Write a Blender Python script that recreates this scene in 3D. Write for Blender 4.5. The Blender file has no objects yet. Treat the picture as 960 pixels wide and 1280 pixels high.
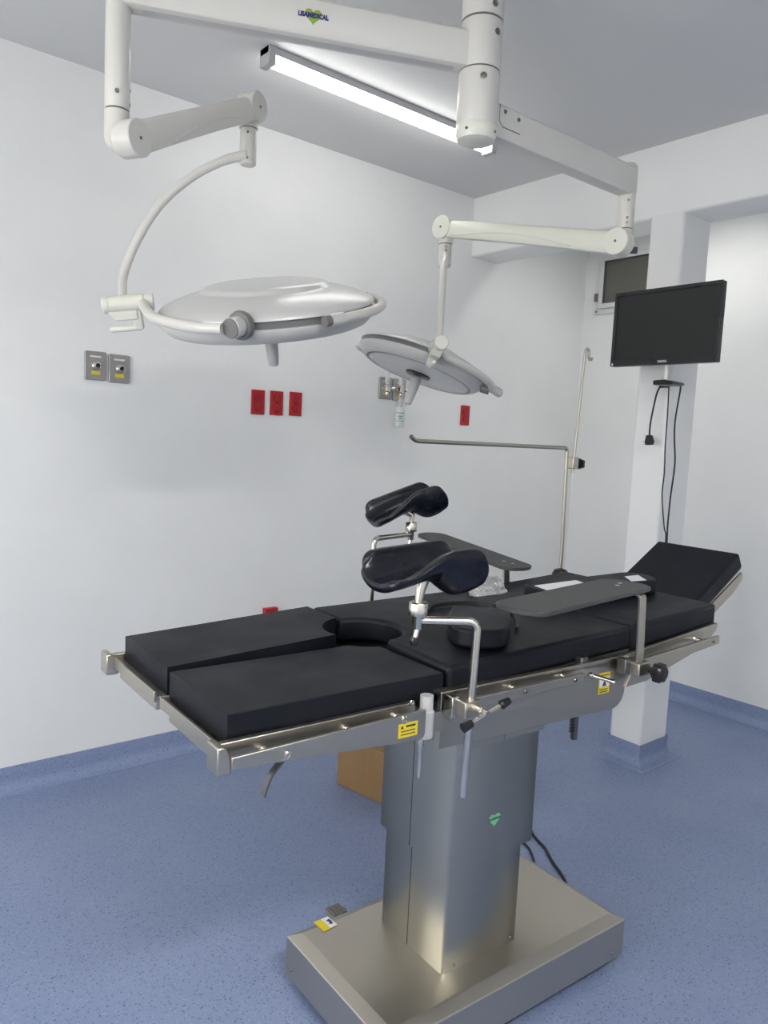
import bpy, bmesh, math, random
import numpy as np
from mathutils import Matrix, Vector
random.seed(4)

# ------------------------------------------------------------------ camera
scene = bpy.context.scene
col = scene.collection
cam = bpy.data.cameras.new('camera')
cam_ob = bpy.data.objects.new('camera', cam); col.objects.link(cam_ob)
cam.sensor_fit = 'VERTICAL'; cam.sensor_height = 36.0; cam.lens = 26.72
cam.clip_start = 0.02
_X = Vector((0.774, -0.632, 0.049)); _F = Vector((0.633, 0.768, -0.098))
_F.normalize(); _X = (_X - _F * _X.dot(_F)).normalized(); _Y = _X.cross(_F)
cam_ob.matrix_world = Matrix(((_X.x, _Y.x, -_F.x, 0), (_X.y, _Y.y, -_F.y, 0), (_X.z, _Y.z, -_F.z, 1.5), (0, 0, 0, 1)))
scene.camera = cam_ob

# ------------------------------------------------------------------ world, exposure
SKY_STRENGTH = 5.2          # overcast daylight entering by the added window behind the photographer
w = bpy.data.worlds.new('world'); scene.world = w; w.use_nodes = True
w.node_tree.nodes['Background'].inputs[0].default_value = (1.0, 0.99, 0.965, 1)
w.node_tree.nodes['Background'].inputs[1].default_value = SKY_STRENGTH
vs = scene.view_settings
vs.view_transform = 'Standard'; vs.look = 'None'; vs.gamma = 1.0; vs.exposure = 0.36
try: vs.use_curve_mapping = False
except Exception: pass
FILL_STRENGTH = 46.0       # emission of the unseen LED panels added to fill the room with light
TUBE_STRENGTH = 10.0        # emission of the ceiling battens' diffusers
ADDED_WIN = (-.2, 2.6, .85, 2.35)  # y and z limits of the unseen daylight window added behind the photographer
pt = bpy.data.lights.new('added_window_portal', 'AREA'); pt.shape = 'RECTANGLE'; pt.size = ADDED_WIN[1] - ADDED_WIN[0]; pt.size_y = ADDED_WIN[3] - ADDED_WIN[2]
pt.cycles.is_portal = True
pto = bpy.data.objects.new('added_window_portal', pt); col.objects.link(pto)
pto.matrix_world = Matrix(((0, 0, -1, -1.72), (1, 0, 0, (ADDED_WIN[0] + ADDED_WIN[1]) / 2), (0, -1, 0, (ADDED_WIN[2] + ADDED_WIN[3]) / 2), (0, 0, 0, 1)))

# ------------------------------------------------------------------ materials
def mat(name, color, rough=0.5, metal=0.0, spec=0.5, emit=None, trans=0.0, coat=0.0, alpha=1.0):
    m = bpy.data.materials.new(name); m.use_nodes = True
    b = m.node_tree.nodes['Principled BSDF']
    b.inputs['Base Color'].default_value = (*color, 1); b.inputs['Roughness'].default_value = rough
    b.inputs['Metallic'].default_value = metal; b.inputs['Specular IOR Level'].default_value = spec
    b.inputs['Transmission Weight'].default_value = trans; b.inputs['Coat Weight'].default_value = coat
    b.inputs['Alpha'].default_value = alpha
    if emit:
        b.inputs['Emission Color'].default_value = (*emit[0], 1); b.inputs['Emission Strength'].default_value = emit[1]
    return m
def nodes(m): return m.node_tree.nodes, m.node_tree.links, m.node_tree.nodes['Principled BSDF']
def coords(m, scale):
    n, l, b = nodes(m)
    tc = n.new('ShaderNodeTexCoord'); mp = n.new('ShaderNodeMapping'); mp.inputs['Scale'].default_value = scale
    l.new(tc.outputs['Object'], mp.inputs['Vector']); return mp.outputs['Vector']
def noise(m, vec, scale, detail=4, rough=0.55):
    n, l, b = nodes(m); t = n.new('ShaderNodeTexNoise')
    t.inputs['Scale'].default_value = scale; t.inputs['Detail'].default_value = detail; t.inputs['Roughness'].default_value = rough
    l.new(vec, t.inputs['Vector']); return t.outputs['Fac']
def ramp(m, fac, stops, interp='LINEAR'):
    n, l, b = nodes(m); r = n.new('ShaderNodeValToRGB'); r.color_ramp.interpolation = interp
    e = r.color_ramp.elements
    while len(e) < len(stops): e.new(0.5)
    for i, (p, c) in enumerate(stops): e[i].position = p; e[i].color = (*c, 1) if len(c) == 3 else c
    l.new(fac, r.inputs['Fac']); return r.outputs['Color']
def bump(m, fac, strength, dist=0.01):
    n, l, b = nodes(m); k = n.new('ShaderNodeBump'); k.inputs['Strength'].default_value = strength; k.inputs['Distance'].default_value = dist
    l.new(fac, k.inputs['Height']); l.new(k.outputs['Normal'], b.inputs['Normal'])
def vary_color(m, scale, lo, hi, vec_scale=(1, 1, 1), detail=4):
    n, l, b = nodes(m); f = noise(m, coords(m, vec_scale), scale, detail)
    l.new(ramp(m, f, [(0.35, lo), (0.65, hi)]), b.inputs['Base Color']); return f
def vary_rough(m, scale, lo, hi, vec_scale=(1, 1, 1), detail=4):
    n, l, b = nodes(m); f = noise(m, coords(m, vec_scale), scale, detail)
    l.new(ramp(m, f, [(0.3, (lo,) * 3), (0.7, (hi,) * 3)]), b.inputs['Roughness']); return f

M = {}
M['wall'] = mat('wall_paint', (.79, .80, .79), .55)
f = vary_color(M['wall'], 2.2, (.82, .825, .81), (.85, .855, .84)); bump(M['wall'], noise(M['wall'], coords(M['wall'], (1, 1, 1)), 9, 5), .12, .02)
M['ceiling'] = mat('ceiling_paint', (.68, .68, .67), .7); bump(M['ceiling'], noise(M['ceiling'], coords(M['ceiling'], (1, 1, 1)), 5, 4), .08, .02)
M['plaster'] = mat('plaster_white', (.86, .86, .845), .5); bump(M['plaster'], noise(M['plaster'], coords(M['plaster'], (1, 1, 1)), 14, 6), .3, .012)

def vinyl_floor(name):
    m = mat(name, (.2, .25, .42), .42, spec=.4); n, l, b = nodes(m)
    v = coords(m, (1, 1, 1))
    base = ramp(m, noise(m, v, 1.6, 5), [(.3, (.205, .260, .42)), (.7, (.240, .296, .455))])
    def specks(scale, thr, seed):
        vo = n.new('ShaderNodeTexVoronoi'); vo.inputs['Scale'].default_value = scale; vo.inputs['Randomness'].default_value = 1.0
        ad = n.new('ShaderNodeVectorMath'); ad.operation = 'ADD'; ad.inputs[1].default_value = (seed, seed * 2.1, 0)
        l.new(v, ad.inputs[0]); l.new(ad.outputs[0], vo.inputs['Vector'])
        return ramp(m, vo.outputs['Distance'], [(thr, (1, 1, 1)), (thr + .04, (0, 0, 0))])
    mask_n = ramp(m, noise(m, v, 60, 2), [(.40, (0, 0, 0)), (.46, (1, 1, 1))])
    c = base
    for sc, th, sd, colr, k in ((95, .24, 0.0, (.105, .135, .26), .62), (120, .22, 7.3, (.36, .42, .58), .55), (75, .16, 3.1, (.06, .08, .17), .75)):
        s = specks(sc, th, sd)
        mu = n.new('ShaderNodeMath'); mu.operation = 'MULTIPLY'; mu.inputs[1].default_value = k; l.new(s, mu.inputs[0])
        mu2 = n.new('ShaderNodeMath'); mu2.operation = 'MULTIPLY'; l.new(mu.outputs[0], mu2.inputs[0]); l.new(mask_n, mu2.inputs[1])
        mx = n.new('ShaderNodeMix'); mx.data_type = 'RGBA'; mx.inputs[7].default_value = (*colr, 1)
        l.new(mu2.outputs[0], mx.inputs[0]); l.new(c, mx.inputs[6]); c = mx.outputs[2]
    l.new(c, b.inputs['Base Color']); vary_rough(m, 3, .36, .52); return m
M['floor'] = vinyl_floor('blue_speckled_vinyl')
M['weld'] = mat('pale_vinyl_weld', (.36, .41, .56), .5)

def steel(name, color, r0, r1, vec_scale):
    m = mat(name, color, .35, 1.0); n, l, b = nodes(m)
    f = noise(m, coords(m, vec_scale), 30, 3)
    l.new(ramp(m, f, [(.3, (r0,) * 3), (.7, (r1,) * 3)]), b.inputs['Roughness']); return m
M['steel'] = steel('brushed_steel', (.50, .47, .405), .28, .42, (.15, 1, 6))
M['steel_v'] = steel('brushed_steel_cover', (.42, .41, .355), .30, .34, (2.5, 2.5, .05))
M['steel_base'] = steel('brushed_steel_base', (.56, .52, .45), .33, .37, (.6, 2, 2))
M['chrome'] = mat('chrome', (.64, .61, .55), .2, 1.0); vary_rough(M['chrome'], 20, .16, .26)
M['dark_steel'] = mat('dark_steel', (.2, .2, .2), .45, 1.0); vary_rough(M['dark_steel'], 20, .35, .5)
M['vinyl'] = mat('black_leatherette', (.008, .0095, .014), .5, spec=.28)
vary_color(M['vinyl'], 3, (.0048, .006, .0115), (.0072, .0086, .0135)); vary_rough(M['vinyl'], 6, .42, .58)
M['pu'] = mat('moulded_black_foam', (.004, .005, .0105), .27, spec=.5); vary_rough(M['pu'], 8, .24, .31)
M['board'] = mat('charcoal_laminate', (.05, .052, .052), .5); vary_color(M['board'], 60, (.044, .046, .046), (.056, .058, .058))
M['rubber'] = mat('black_rubber', (.012, .012, .013), .5); vary_rough(M['rubber'], 20, .4, .6)
M['plastic_black'] = mat('black_plastic', (.01, .01, .012), .3); vary_rough(M['plastic_black'], 12, .25, .35)
M['screen'] = mat('monitor_glass', (.012, .013, .013), .38, spec=.4); vary_rough(M['screen'], 4, .36, .4)
M['enamel'] = mat('warm_white_enamel', (.63, .615, .575), .3); vary_color(M['enamel'], 3, (.62, .605, .565), (.64, .625, .585))
M['cream'] = mat('cream_white_plastic', (.70, .70, .615), .32); vary_color(M['cream'], 3, (.685, .685, .60), (.715, .715, .63))
M['silver'] = mat('silver_lacquer', (.62, .62, .605), .3, .25); vary_color(M['silver'], 2, (.61, .61, .595), (.63, .63, .615))
M['shell'] = mat('lamp_shell_grey_white', (.60, .59, .565), .35); vary_rough(M['shell'], 5, .3, .4)
M['grey_band'] = mat('grey_seal', (.16, .16, .16), .4); vary_rough(M['grey_band'], 9, .35, .45)
M['grey_cap'] = mat('grey_cap_plastic', (.16, .155, .15), .45); vary_rough(M['grey_cap'], 9, .4, .5)
M['lens'] = mat('frosted_lens', (.54, .535, .52), .22, spec=.6); vary_rough(M['lens'], 9, .18, .28)
M['handle_grey'] = mat('grey_handle_plastic', (.5, .5, .49), .4); vary_rough(M['handle_grey'], 9, .35, .45)
M['screw'] = mat('screw_metal', (.25, .24, .22), .3, 1.0); vary_rough(M['screw'], 30, .25, .4)
M['groove'] = mat('dark_joint_ring', (.12, .11, .10), .6); vary_rough(M['groove'], 30, .5, .7)  # dark grey of the joint rings and the cover seam
M['red'] = mat('red_plastic', (.42, .012, .018), .35); vary_color(M['red'], 20, (.40, .011, .017), (.44, .013, .02))
M['red_dark'] = mat('dark_red_socket', (.10, .004, .006), .4); vary_rough(M['red_dark'], 30, .35, .5)
M['gas_plate'] = steel('gas_plate_steel', (.42, .41, .40), .38, .5, (.3, 1, 4))
M['yellow'] = mat('yellow_label', (.72, .56, .02), .5); vary_color(M['yellow'], 30, (.70, .55, .02), (.74, .58, .025))
M['label_white'] = mat('white_label', (.72, .72, .74), .5); vary_rough(M['label_white'], 30, .45, .55)
M['ink'] = mat('label_ink', (.03, .03, .05), .6); vary_rough(M['ink'], 30, .55, .65)
M['logo_green'] = mat('logo_green', (.26, .40, .04), .5); vary_rough(M['logo_green'], 30, .45, .55)
M['logo_blue'] = mat('logo_blue', (.02, .025, .16), .5); vary_rough(M['logo_blue'], 30, .45, .55)
M['logo_mint'] = mat('logo_pale_green', (.18, .5, .22), .5); vary_rough(M['logo_mint'], 30, .45, .55)
M['cardboard'] = mat('cardboard', (.33, .19, .075), .75); vary_color(M['cardboard'], 12, (.255, .155, .065), (.295, .18, .078), (1, 1, .2))
M['paper'] = mat('white_paper', (.82, .84, .86), .6); vary_rough(M['paper'], 20, .55, .65)
M['window_pane'] = mat('grey_window_film', (.12, .116, .10), .4); vary_color(M['window_pane'], 3, (.113, .11, .094), (.127, .123, .107))
M['window_frame'] = mat('window_frame_white', (.70, .70, .69), .4); vary_rough(M['window_frame'], 8, .35, .45)
M['clear'] = mat('clear_plastic', (.93, .95, .95), .12, trans=.75); vary_rough(M['clear'], 20, .08, .18)
M['bag'] = mat('crumpled_clear_film', (.94, .95, .96), .06, trans=.8, spec=.9); bump(M['bag'], noise(M['bag'], coords(M['bag'], (1, 1, 1)), 60, 4), .5, .01)
M['bottle'] = mat('translucent_bottle', (.80, .84, .83), .35, trans=.35); vary_rough(M['bottle'], 9, .3, .4)
M['green_print'] = mat('green_print', (.10, .34, .16), .5); vary_rough(M['green_print'], 20, .45, .55)
M['white_plastic'] = mat('white_plastic', (.76, .77, .77), .4); vary_rough(M['white_plastic'], 9, .35, .45)
M['diffuser'] = mat('lit_diffuser', (.9, .9, .9), .5, emit=((1.0, .985, .955), TUBE_STRENGTH))
M['fill_lit'] = mat('lit_fill_panel', (.9, .9, .9), .5, emit=((1.0, .985, .955), FILL_STRENGTH))  # glow of the added fill panels
M['batten'] = mat('batten_grey', (.45, .45, .46), .5); vary_rough(M['batten'], 9, .45, .55)
M['glazing'] = bpy.data.materials.new('added_window_glazing'); M['glazing'].use_nodes = True
_n = M['glazing'].node_tree; _o = _n.nodes['Material Output']; _t = _n.nodes.new('ShaderNodeBsdfTransparent'); _g = _n.nodes.new('ShaderNodeBsdfGlossy'); _g.inputs['Roughness'].default_value = .02
_m = _n.nodes.new('ShaderNodeMixShader'); _m.inputs[0].default_value = .06; _n.links.new(_t.outputs[0], _m.inputs[1]); _n.links.new(_g.outputs[0], _m.inputs[2]); _n.links.new(_m.outputs[0], _o.inputs['Surface'])
M['cuff'] = mat('grey_strap', (.03, .031, .033), .7); vary_rough(M['cuff'], 40, .65, .75)

# ------------------------------------------------------------------ mesh helpers
class MB:
    def __init__(s): s.v = []; s.f = []
    def add(s, vs, fs):
        o = len(s.v); s.v += [tuple(map(float, p)) for p in vs]; s.f += [tuple(i + o for i in q) for q in fs]; return s
    def box(s, x0, x1, y0, y1, z0, z1):
        return s.add([(x, y, z) for x in (x0, x1) for y in (y0, y1) for z in (z0, z1)],
                     [(0, 1, 3, 2), (4, 6, 7, 5), (0, 4, 5, 1), (2, 3, 7, 6), (0, 2, 6, 4), (1, 5, 7, 3)])
    def prism(s, poly, axis, a, b, fn=None):
        """poly of 2d points; axis 'z': (u,v)->(u,v,h); 'y': (u,z)->(u,h,z); 'x': (v,z)->(h,v,z)"""
        n = len(poly); g = {'z': lambda p, h: (p[0], p[1], h), 'y': lambda p, h: (p[0], h, p[1]), 'x': lambda p, h: (h, p[0], p[1])}[axis]
        vs_ = [g(p, a) for p in poly] + [g(p, b) for p in poly]
        fs = [tuple(range(n))[::-1], tuple(range(n, 2 * n))] + [(i, (i + 1) % n, n + (i + 1) % n, n + i) for i in range(n)]
        return s.add(vs_, fs)
    def tube(s, pts, r, seg=12, caps=True, up=None):
        pts = [Vector(p) for p in pts]; n = len(pts)
        rs = r if isinstance(r, (list, tuple)) else [r] * n
        vs_ = []; prev = None
        for i, p in enumerate(pts):
            t = (pts[min(i + 1, n - 1)] - pts[max(i - 1, 0)]).normalized()
            if prev is None:
                a = Vector((0, 0, 1)) if abs(t.z) < .9 else Vector((1, 0, 0)); e = t.cross(a).normalized()
            else: e = (prev - t * prev.dot(t)).normalized()
            prev = e; k = t.cross(e)
            for j in range(seg):
                a = 2 * math.pi * j / seg; vs_.append(p + (e * math.cos(a) + k * math.sin(a)) * rs[i])
        fs = [(i * seg + j, i * seg + (j + 1) % seg, (i + 1) * seg + (j + 1) % seg, (i + 1) * seg + j) for i in range(n - 1) for j in range(seg)]
        if caps: fs += [tuple(range(seg))[::-1], tuple(range((n - 1) * seg, n * seg))]
        return s.add(vs_, fs)
    def bar(s, pts, wid, thk, side):
        """flat bar swept along pts; side = direction of its width"""
        pts = [Vector(p) for p in pts]; n = len(pts); side = Vector(side).normalized(); vs_ = []
        for i, p in enumerate(pts):
            t = (pts[min(i + 1, n - 1)] - pts[max(i - 1, 0)]).normalized(); k = t.cross(side).normalized()
            for a, b in ((-1, -1), (1, -1), (1, 1), (-1, 1)): vs_.append(p + side * (a * wid / 2) + k * (b * thk / 2))
        fs = [(i * 4 + j, i * 4 + (j + 1) % 4, (i + 1) * 4 + (j + 1) % 4, (i + 1) * 4 + j) for i in range(n - 1) for j in range(4)]
        return s.add(vs_, fs + [(3, 2, 1, 0), tuple((n - 1) * 4 + j for j in range(4))])
    def lathe(s, prof, o, axis, seg=24):
        o = Vector(o); ax = Vector(axis).normalized(); a = Vector((1, 0, 0)) if abs(ax.x) < .8 else Vector((0, 1, 0))
        e = ax.cross(a).normalized(); k = ax.cross(e); vs_ = []; n = len(prof)
        for r, h in prof:
            for j in range(seg):
                t = 2 * math.pi * j / seg; vs_.append(o + ax * h + (e * math.cos(t) + k * math.sin(t)) * max(r, 1e-5))
        fs = [(i * seg + j, i * seg + (j + 1) % seg, (i + 1) * seg + (j + 1) % seg, (i + 1) * seg + j) for i in range(n - 1) for j in range(seg)]
        if prof[0][0] > 1e-4: fs.append(tuple(range(seg))[::-1])
        if prof[-1][0] > 1e-4: fs.append(tuple(range((n - 1) * seg, n * seg)))
        return s.add(vs_, fs)
    def grid(s, P):
        nu, nv = len(P), len(P[0])
        return s.add([p for row in P for p in row], [(i * nv + j, (i + 1) * nv + j, (i + 1) * nv + j + 1, i * nv + j + 1) for i in range(nu - 1) for j in range(nv - 1)])
    def warp(s, fn): s.v = [tuple(fn(*p)) for p in s.v]; return s

ORG = {}
def thing(name, label, cat, org=(0, 0, 0), rotz=0.0, loc=None, group=None, kind=None):
    """org: where the thing's base stands in the coordinates its parts are written in"""
    o = bpy.data.objects.new(name, None); col.objects.link(o); o.empty_display_size = .05
    o.location = loc if loc is not None else org; o.rotation_euler = (0, 0, rotz)
    if label: o['label'] = label
    if cat: o['category'] = cat
    if group: o['group'] = group
    if kind: o['kind'] = kind
    ORG[o.name] = np.array(org, float); return o
def build(name, mb, m, parent=None, smooth=35, bevel=0, seg=2, subsurf=0, label=None, solid=0):
    me = bpy.data.meshes.new(name)
    org = ORG.get(parent.name, np.zeros(3)) if parent else np.zeros(3)
    me.from_pydata([tuple(np.array(p) - org) for p in mb.v], [], mb.f)
    bm = bmesh.new(); bm.from_mesh(me); bmesh.ops.recalc_face_normals(bm, faces=bm.faces); bm.to_mesh(me); bm.free()
    me.materials.append(M[m] if isinstance(m, str) else m)
    o = bpy.data.objects.new(name, me); col.objects.link(o)
    if parent: o.parent = parent; ORG[o.name] = org
    if smooth:
        me.polygons.foreach_set('use_smooth', [True] * len(me.polygons)); me.set_sharp_from_angle(angle=math.radians(smooth))
    if solid:
        k = o.modifiers.new('thickness', 'SOLIDIFY'); k.thickness = solid; k.offset = 0
    if bevel:
        k = o.modifiers.new('bevel', 'BEVEL'); k.width = bevel; k.segments = seg; k.limit_method = 'ANGLE'; k.angle_limit = math.radians(35); k.harden_normals = False
        me.polygons.foreach_set('use_smooth', [True] * len(me.polygons)); me.set_sharp_from_angle(angle=math.radians(50))
    if subsurf:
        k = o.modifiers.new('sub', 'SUBSURF'); k.levels = subsurf; k.render_levels = subsurf
    if label: o['label'] = label
    return o
def tag(o, label, cat=None, group=None, kind=None):
    o['label'] = label
    if cat: o['category'] = cat
    if group: o['group'] = group
    if kind: o['kind'] = kind
    return o
def copy_tree(o, parent=None):
    c = o.copy(); col.objects.link(c); c.parent = parent
    for ch in list(o.children): copy_tree(ch, c)
    return c
def smooth_path(pts, n=8):
    pts = [Vector(p) for p in pts]; q = [pts[0]] + pts + [pts[-1]]; out = []
    for i in range(1, len(q) - 2):
        a, b, c, d = q[i - 1], q[i], q[i + 1], q[i + 2]
        for k in range(n):
            t = k / n
            out.append(.5 * ((2 * b) + (c - a) * t + (2 * a - 5 * b + 4 * c - d) * t * t + (3 * b - a - 3 * c + d) * t ** 3))
    return out + [pts[-1]]
def rounded(pts, r, n=5):
    """polyline with filleted corners"""
    pts = [Vector(p) for p in pts]; out = [pts[0]]
    for i in range(1, len(pts) - 1):
        p = pts[i]; a = (pts[i - 1] - p); b = (pts[i + 1] - p); ra = min(r, a.length * .49, b.length * .49)
        A = p + a.normalized() * ra; B = p + b.normalized() * ra
        for k in range(n + 1):
            t = k / n; out.append(A * (1 - t) ** 2 + p * 2 * t * (1 - t) + B * t * t)
    return out + [pts[-1]]
def arc2(cx, cy, r, a0, a1, n=10): return [(cx + r * math.cos(math.radians(a0 + (a1 - a0) * i / n)), cy + r * math.sin(math.radians(a0 + (a1 - a0) * i / n))) for i in range(n + 1)]
def text_part(name, txt, size, o, right, up, m, parent, label=None, bold=0.0, width=None):
    cu = bpy.data.curves.new(name, 'FONT'); cu.body = txt; cu.size = size; cu.align_x = 'CENTER'; cu.align_y = 'CENTER'; cu.offset = bold; cu.extrude = .0004
    t = bpy.data.objects.new('tmp', cu); col.objects.link(t); bpy.context.view_layer.update()
    me = bpy.data.meshes.new_from_object(t.evaluated_get(bpy.context.evaluated_depsgraph_get()))
    bpy.data.objects.remove(t)
    r = Vector(right).normalized(); u = Vector(up).normalized(); nn = r.cross(u)
    xs = [v.co.x for v in me.vertices]; k = width / (max(xs) - min(xs)) if width else 1.0
    org = ORG.get(parent.name, np.zeros(3))
    for v in me.vertices: v.co = Vector(o) + r * v.co.x * k + u * v.co.y + nn * v.co.z - Vector(org)
    me.materials.clear(); me.materials.append(M[m]); me.name = name
    ob = bpy.data.objects.new(name, me); col.objects.link(ob); ob.parent = parent; ORG[ob.name] = org
    if label: ob['label'] = label
    return ob
def heart_mb(o, right, up, wid, thk=.0006, n=28):
    r = Vector(right).normalized(); u = Vector(up).normalized(); nn = r.cross(u); P = []
    for i in range(n):
        t = 2 * math.pi * i / n
        P.append((16 * math.sin(t) ** 3 / 32 * wid, (13 * math.cos(t) - 5 * math.cos(2 * t) - 2 * math.cos(3 * t) - math.cos(4 * t)) / 32 * wid))
    mb = MB(); vs_ = [Vector(o) + r * a + u * b for a, b in P] + [Vector(o) + r * a + u * b + nn * thk for a, b in P]
    return mb.add(vs_, [tuple(range(n)), tuple(range(n, 2 * n))] + [(i, (i + 1) % n, n + (i + 1) % n, n + i) for i in range(n)])
def struct(name, mb, m, label, **kw):
    o = build(name, mb, m, **kw); o['kind'] = 'structure'; o['label'] = label; return o

# ------------------------------------------------------------------ the room
X0, X1, Y0, Y1, HC = -1.7, 4.28, -1.9, 3.20, 2.88
struct('floor', MB().box(X0, X1, Y0, Y1, -.1, 0), 'floor', 'speckled lavender blue vinyl floor')
struct('ceiling', MB().box(X0, X1, Y0, Y1, HC, HC + .1), 'ceiling', 'plain white ceiling')
struct('wall_left', MB().box(X0 - .1, X1 + .1, Y1, Y1 + .1, -.1, HC + .1), 'wall', 'long white wall carrying the red outlets')
struct('wall_back', MB().box(X1, X1 + .1, Y0, Y1, -.1, HC + .1), 'wall', 'white wall at the end of the alcove')
struct('wall_right', MB().box(X0 - .1, X1 + .1, Y0 - .1, Y0, -.1, HC + .1), 'wall', 'white wall opposite the outlets')
wf = MB().box(X0 - .1, X0, Y0, ADDED_WIN[0], -.1, HC + .1).box(X0 - .1, X0, ADDED_WIN[1], Y1, -.1, HC + .1).box(X0 - .1, X0, ADDED_WIN[0], ADDED_WIN[1], -.1, ADDED_WIN[2]).box(X0 - .1, X0, ADDED_WIN[0], ADDED_WIN[1], ADDED_WIN[3], HC + .1)
struct('wall_front', wf, 'wall', 'white wall with an added daylight window behind the photographer')
w2 = thing('added_window', 'wide unseen daylight window added behind the photographer', None, (X0, 1.2, ADDED_WIN[2]), kind='structure')  # added out of view to bring soft daylight into the room
fr = MB()
for a in ((ADDED_WIN[0], ADDED_WIN[1], ADDED_WIN[2], ADDED_WIN[2] + .04), (ADDED_WIN[0], ADDED_WIN[1], ADDED_WIN[3] - .04, ADDED_WIN[3]), (ADDED_WIN[0], ADDED_WIN[0] + .04, ADDED_WIN[2] + .04, ADDED_WIN[3] - .04), (ADDED_WIN[1] - .04, ADDED_WIN[1], ADDED_WIN[2] + .04, ADDED_WIN[3] - .04), (1.18, 1.22, ADDED_WIN[2] + .04, ADDED_WIN[3] - .04)): fr.box(X0 - .07, X0 - .03, *a)
build('window_frame', fr, 'window_frame', w2)
for a, b in ((ADDED_WIN[0] + .04, 1.18), (1.22, ADDED_WIN[1] - .04)): build('pane', MB().box(X0 - .052, X0 - .048, a, b, ADDED_WIN[2] + .04, ADDED_WIN[3] - .04), 'glazing', w2)
# square pillar and the downstand beam it carries
CX0, CX1, CY0, CY1, BZ = 3.195, 3.43, 1.885, 2.055, 2.555
struct('trim_1', MB().box(CX0 + .0008, CX1 - .0008, CY0, CY1, 0, HC + .02), 'plaster', 'white square pillar behind the monitor', bevel=.014, seg=3)
beam = MB().prism([(CX0, HC + .02), (CX0, BZ + .014), (CX0 + .004, BZ + .004), (CX0 + .014, BZ), (CX1 - .014, BZ), (CX1 - .004, BZ + .004), (CX1, BZ + .014), (CX1, HC + .02)], 'y', Y0, Y1 + .001)
struct('trim_2', beam, 'plaster', 'white downstand beam across the room above the pillar', smooth=60)
# coved vinyl skirting
cove = [(.003, .105), (.005, .10), (.005, .055)] + [(.055 - .05 * math.cos(math.radians(a)), .053 - .05 * math.sin(math.radians(a))) for a in (15, 35, 55, 75, 90)]
def skirting(name, p, q, n, label):
    p = Vector((*p, 0)); q = Vector((*q, 0)); n = Vector((*n, 0))
    prof = [(0, .105)] + cove + [(.055, 0), (0, 0)]
    mb = MB(); k = len(prof)
    mb.add([e + n * d + Vector((0, 0, z)) for e in (p, q) for d, z in prof], [tuple(range(k)), tuple(range(k, 2 * k))] + [(i, (i + 1) % k, k + (i + 1) % k, k + i) for i in range(k)])
    return struct(name, mb, 'floor', label, smooth=40)
skirting('baseboard_left', (X0, Y1), (X1, Y1), (0, -1), 'blue coved skirting along the outlet wall')
skirting('baseboard_back', (X1, Y0), (X1, Y1), (-1, 0), 'blue coved skirting in the alcove')
skirting('baseboard_right', (X0, Y0), (X1, Y0), (0, 1), 'blue coved skirting opposite the outlets')
skirting('baseboard_front', (X0, Y0), (X0, Y1), (1, 0), 'blue coved skirting behind the photographer')
P = []
for d, z in cove + [(.056, .001)]:
    P.append([(CX0 - d, CY0 - d, z), (CX1 + d, CY0 - d, z), (CX1 + d, CY1 + d, z), (CX0 - d, CY1 + d, z), (CX0 - d, CY0 - d, z)])
pb = struct('baseboard_pillar', MB().grid(P), 'floor', 'blue coved skirting wrapped around the pillar', smooth=40)
d = .053
weld = MB().tube([(CX0 - d, CY0 - d, .001), (CX1 + d, CY0 - d, .001), (CX1 + d, CY1 + d, .001), (CX0 - d, CY1 + d, .001), (CX0 - d, CY0 - d, .001)], .003, 6)
build('weld_seam', weld, 'weld', pb)
# small high window on the alcove wall
win = thing('window_1', 'small high grey window in the alcove', None, (X1, 2.8, 2.4), kind='structure')
wy0, wy1, wz0, wz1 = 2.52, 3.07, 2.40, 2.73
fr = MB()
for a in ((wy0, wy1, wz0, wz0 + .03), (wy0, wy1, wz1 - .03, wz1), (wy0, wy0 + .03, wz0 + .03, wz1 - .03), (wy1 - .03, wy1, wz0 + .03, wz1 - .03)):
    fr.box(X1 - .035, X1, *a[:2], *a[2:])
build('window_frame', fr, 'window_frame', win, bevel=.003)
build('pane', MB().box(X1 - .018, X1 - .008, wy0 + .03, wy1 - .03, wz0 + .03, wz1 - .03), 'window_pane', win)
gs = MB()
for a in ((wy0 + .03, wy1 - .03, wz0 + .03, wz0 + .036), (wy1 - .036, wy1 - .03, wz0 + .036, wz1 - .036), (wy0 + .03, wy1 - .03, wz1 - .036, wz1 - .03)):
    gs.box(X1 - .03, X1 - .02, *a[:2], *a[2:])
build('gasket', gs, 'dark_steel', win)
build('window_sill', MB().box(X1 - .02, X1, wy0 - .02, wy1 + .03, wz0 - .035, wz0), 'window_frame', win, bevel=.003)
build('latch', MB().box(X1 - .03, X1, wy1 + .005, wy1 + .035, wz0 + .05, wz0 + .10), 'grey_cap', win, bevel=.003)
build('bolt', MB().lathe([(.006, 0), (.006, .006), (.001, .007)], (X1 - .02, wy1 + .015, wz0 - .017), (-1, 0, 0), 10), 'screw', win)

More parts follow.
